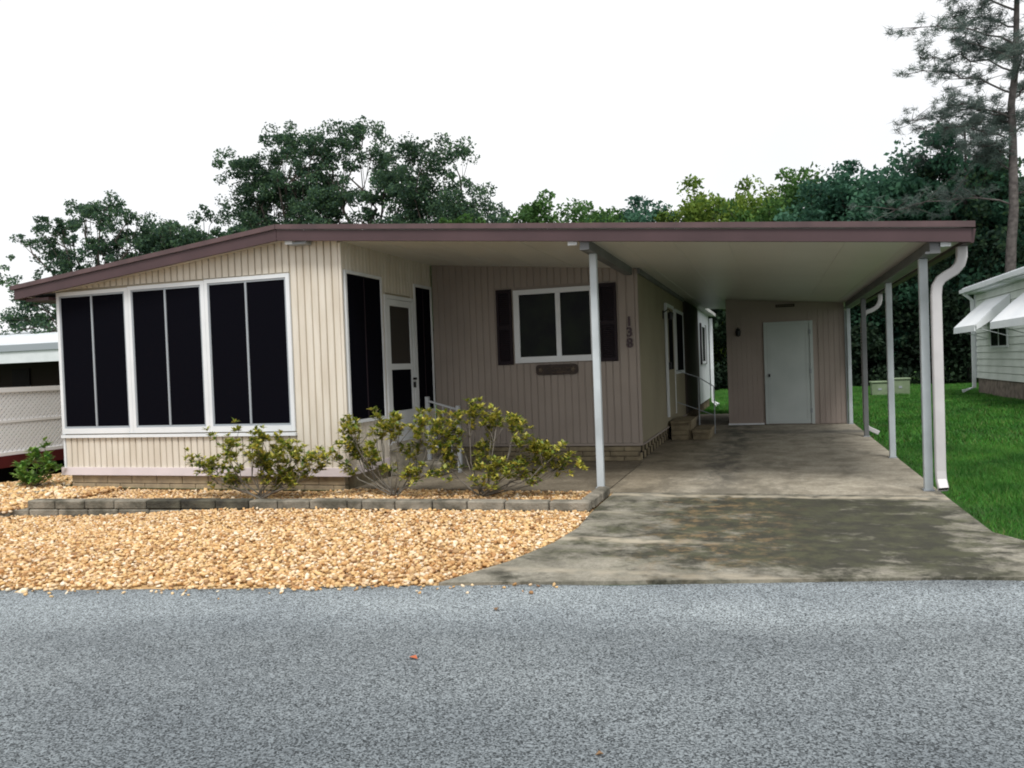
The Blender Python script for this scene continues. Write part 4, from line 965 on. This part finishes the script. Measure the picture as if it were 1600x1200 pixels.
# ------------------------------------------------------------------ cottage on the right lot
nb = thing('neighbouring_cottage', 'pale green white lap sided cottage with white window awnings at the right edge', 'house', (8, 24, 0))
XN = 6.36; z0 = .5; yb = 29.7; yf = 17.0; top = 3.36
B(XN+.03, XN+6, yf, yb, z0, top).build('wall', 'neigh', nb)
lap = MB(); k = 0; z = z0
pl = MB().hexa([(-.03, 0, 0), (.028, 0, 0), (.028, 1, 0), (-.03, 1, 0), (-.006, 0, 1), (.028, 0, 1), (.028, 1, 1), (-.006, 1, 1)]).mesh('siding_plank', 'neigh')
while z < top-.05:
    link('siding_plank', pl, nb, loc=(XN, yf, z), scale=(1, yb-yf, .195)); z += .205
B(XN-.04, XN+.03, yb-.09, yb+.02, z0, top-.1).build('corner_trim', 'white', nb)
B(XN+.02, XN+5.9, yf+.1, yb-.05, -.02, z0-.002).build('foundation', 'skirtstone', nb)
s = MB(); s.prism_y([(XN-.32, 3.30), (XN-.32, 3.42), (XN+3, 4.1), (XN+6.3, 3.42), (XN+6.3, 3.30)], yf-.3, yb+.3); s.build('roof', 'metalw', nb)
s = MB(); s.box(XN-.42, XN-.325, yf-.3, yb+.25, 3.24, 3.36); s.build('gutter', 'white', nb)
B(XN-.30, XN+.02, yf-.2, yb+.2, 3.20, 3.29).build('soffit', 'white', nb)
MB().tube([(XN-.36, yb-.05, 3.24), (XN-.10, yb-.02, 3.0), (XN-.10, yb-.02, .2), (XN-.45, yb-.1, .08)], .05, square=(.05, .045)).build('downspout', 'white', nb)
def nwin(y0, y1, z0_, z1_):
    f = MB(); x_ = XN-.05
    f.box(x_, XN+.02, y0-.06, y0, z0_-.06, z1_+.06); f.box(x_, XN+.02, y1, y1+.06, z0_-.06, z1_+.06); f.box(x_, XN+.02, y0, y1, z1_, z1_+.06); f.box(x_, XN+.02, y0, y1, z0_-.06, z0_)
    w = f.build('window', 'white', nb)
    _link('pane', B(XN-.04, XN+.01, y0+.001, y1-.001, z0_+.001, z1_-.001).mesh('pane', 'glass'), w)
    _link('mullion', B(XN-.048, XN-.041, (y0+y1)/2-.03, (y0+y1)/2+.03, z0_+.002, z1_-.002).mesh('mullion', 'white'), w)
def awning(y0, y1, zt, drop, outx):
    s = MB(); n_ = 6; 
    P = [(XN-.03, zt), (XN-outx*.5, zt-drop*.42), (XN-outx*.93, zt-drop*.86), (XN-outx, zt-drop*.93), (XN-outx-.01, zt-drop-.12)]
    q = [(x_+.01, z_-.035) for x_, z_ in P[:-1]] + [(P[-1][0]+.04, P[-1][1])]
    poly = P + q[::-1]; s.prism_y([(a, b) for a, b in poly], y0, y1)
    for yy in (y0-.012, y1+.001): s.prism_y([(XN-.03, zt-.03), (XN-outx*.95, zt-drop*.9), (XN-outx*.95, zt-drop-.08), (XN-.04, zt-.42)], yy, yy+.011)
    w = s.build('awning', 'metalw', nb)
    for yy in (y0+.05, y1-.05): _link('strut', MB().tube([(XN-outx*.93, yy, zt-drop-.02), (XN-.03, yy, zt-drop-.30)], .012, 5).mesh('strut', 'white'), w)
nwin(26.0, 27.7, 1.5, 2.75); awning(25.6, 28.3, 2.92, .88, .92)
nwin(21.2, 23.2, 1.5, 2.75); awning(20.8, 23.9, 2.92, .88, .92)

# ------------------------------------------------------------------ lot on the left: lattice fence, carport house
fn = thing('lattice_fence', 'white diamond lattice fence panel on a dark red base board left of the sunroom', 'fence', (-10.53, 9.5, 0))
xf = -10.53; ya, yb_ = 7.2, 12.6
B(xf-.03, xf+.03, ya, yb_, 1.30, 1.37).build('top_rail', 'bwhite', fn); B(xf-.02, xf+.02, ya, yb_, .86, .90).build('middle_rail', 'bwhite', fn); B(xf-.03, xf+.03, ya, yb_, .39, .44).build('bottom_rail', 'bwhite', fn)
B(xf-.04, xf+.04, ya, yb_, .22, .388).build('base_board', 'red', fn)
s = MB(); st_ = .075
for (z0_, z1_) in ((.44, .86), (.90, 1.30)):
    H_ = z1_-z0_
    for sgn, xx in ((1, .004), (-1, -.012)):
        y = ya - H_
        while y < yb_:
            a0, a1 = (y, y+H_) if sgn > 0 else (y+H_, y); t0, t1 = 0, 1
            p0_, p1_ = Vector((a0, z0_)), Vector((a1, z1_))
            if max(a0, a1) > ya and min(a0, a1) < yb_:
                # clip to the fence length
                def clip(p, q):
                    for lim, s1 in ((ya, 1), (yb_, -1)):
                        if (p.x-lim)*s1 < 0: p = p.lerp(q, (lim-p.x)/(q.x-p.x))
                        if (q.x-lim)*s1 < 0: q = q.lerp(p, (lim-q.x)/(p.x-q.x))
                    return p, q
                p0_, p1_ = clip(p0_, p1_); w_ = .027
                s.hexa([(xf+xx, p0_.x-w_, p0_.y), (xf+xx+.008, p0_.x-w_, p0_.y), (xf+xx+.008, p0_.x+w_, p0_.y), (xf+xx, p0_.x+w_, p0_.y), (xf+xx, p1_.x-w_, p1_.y), (xf+xx+.008, p1_.x-w_, p1_.y), (xf+xx+.008, p1_.x+w_, p1_.y), (xf+xx, p1_.x+w_, p1_.y)])
            y += st_
s.build('lattice', 'bwhite', fn, kind='stuff')
for yy in (7.3, 10.7, 12.5): B(xf-.035, xf+.035, yy-.035, yy+.035, -.01, 1.295).build('post', 'bwhite', fn)
dk = thing('deck', 'dark raised deck behind the lattice fence', 'deck', (-13, 10, 0))
B(-16, xf-.05, 7.3, 12.4, .28, .38).build('floor', 'dark', dk)
B(-15.8, xf-.30, 7.5, 12.2, -.01, .278).build('under_deck_dark', 'dark', dk)  # dark block standing in for the shadowed void below the floor
lh = thing('carport_house', 'white roofed house with an open dark carport behind the lattice fence', 'house', (-24, 21, 0))
s = MB(); s.hexa([(-36, 20.6, 2.72), (-18.5, 20.6, 2.72), (-18.5, 31, 3.9), (-36, 31, 3.9), (-36, 20.6, 2.80), (-18.5, 20.6, 2.80), (-18.5, 31, 3.98), (-36, 31, 3.98)]); s.build('roof', 'metalw', lh)
s = MB()
for i in range(44): x_ = -35.9+i*.4; s.hexa([(x_, 20.6, 2.80), (x_+.04, 20.6, 2.80), (x_+.04, 31, 3.98), (x_, 31, 3.98), (x_, 20.6, 2.835), (x_+.04, 20.6, 2.835), (x_+.04, 31, 4.015), (x_, 31, 4.015)])
s.build('roof_seams', 'metalw', lh)
B(-36, -18.5, 20.45, 20.59, 2.50, 2.715).build('gutter', 'grey', lh); B(-36, -18.5, 20.5, 20.75, 2.12, 2.495).build('beam', 'white', lh)
for x_ in (-35, -30.2, -25.4, -19.0): B(x_-.05, x_+.05, 20.55, 20.65, -.01, 2.118).build('post', 'white', lh)
B(-36, -18.7, 25.5, 30.5, -.01, 3.2).build('wall', mat('dim_brown_wall', (.045, .032, .028), .8), lh)
for x_ in (-31.5, -26.6): 
    w = B(x_, x_+1.3, 25.44, 25.495, .9, 2.0).build('window', 'white', lh); _link('pane', B(x_+.07, x_+1.23, 25.42, 25.438, .97, 1.93).mesh('pane', 'glass'), w)
B(-36, -18.7, 20.4, 30.6, -.01, .03).build('floor', 'soil', lh)
B(-29.3, -28.4, 25.44, 25.495, 0, 2.05).build('door', 'shutter', lh)

# ------------------------------------------------------------------ fallen leaves on the road
def leaf(x, y, m, L, label, rz):
    v = [(0, -L*.5, .006), (L*.3, 0, .016), (0, L*.6, .004), (-L*.3, 0, .014), (0, .02*L, .004)]
    me = MB().add(v, [(0, 1, 4), (1, 2, 4), (2, 3, 4), (3, 0, 4)]).mesh('fallen_leaf', m)
    link('fallen_leaf', me, None, loc=(x, y, .002), rot=(0, 0, rz), label=label, cat='leaf', kind='thing')
leaf(-1.69, 3.59, 'leafor', .055, 'orange dry leaf lying on the asphalt left of the middle', 1.2)
leaf(-1.55, 4.42, 'leafbr', .055, 'brown curled leaf on the asphalt near the driveway corner', .4)
leaf(-.62, 2.83, 'leafbr', .03, 'tiny brown leaf at the bottom edge of the road', 2)
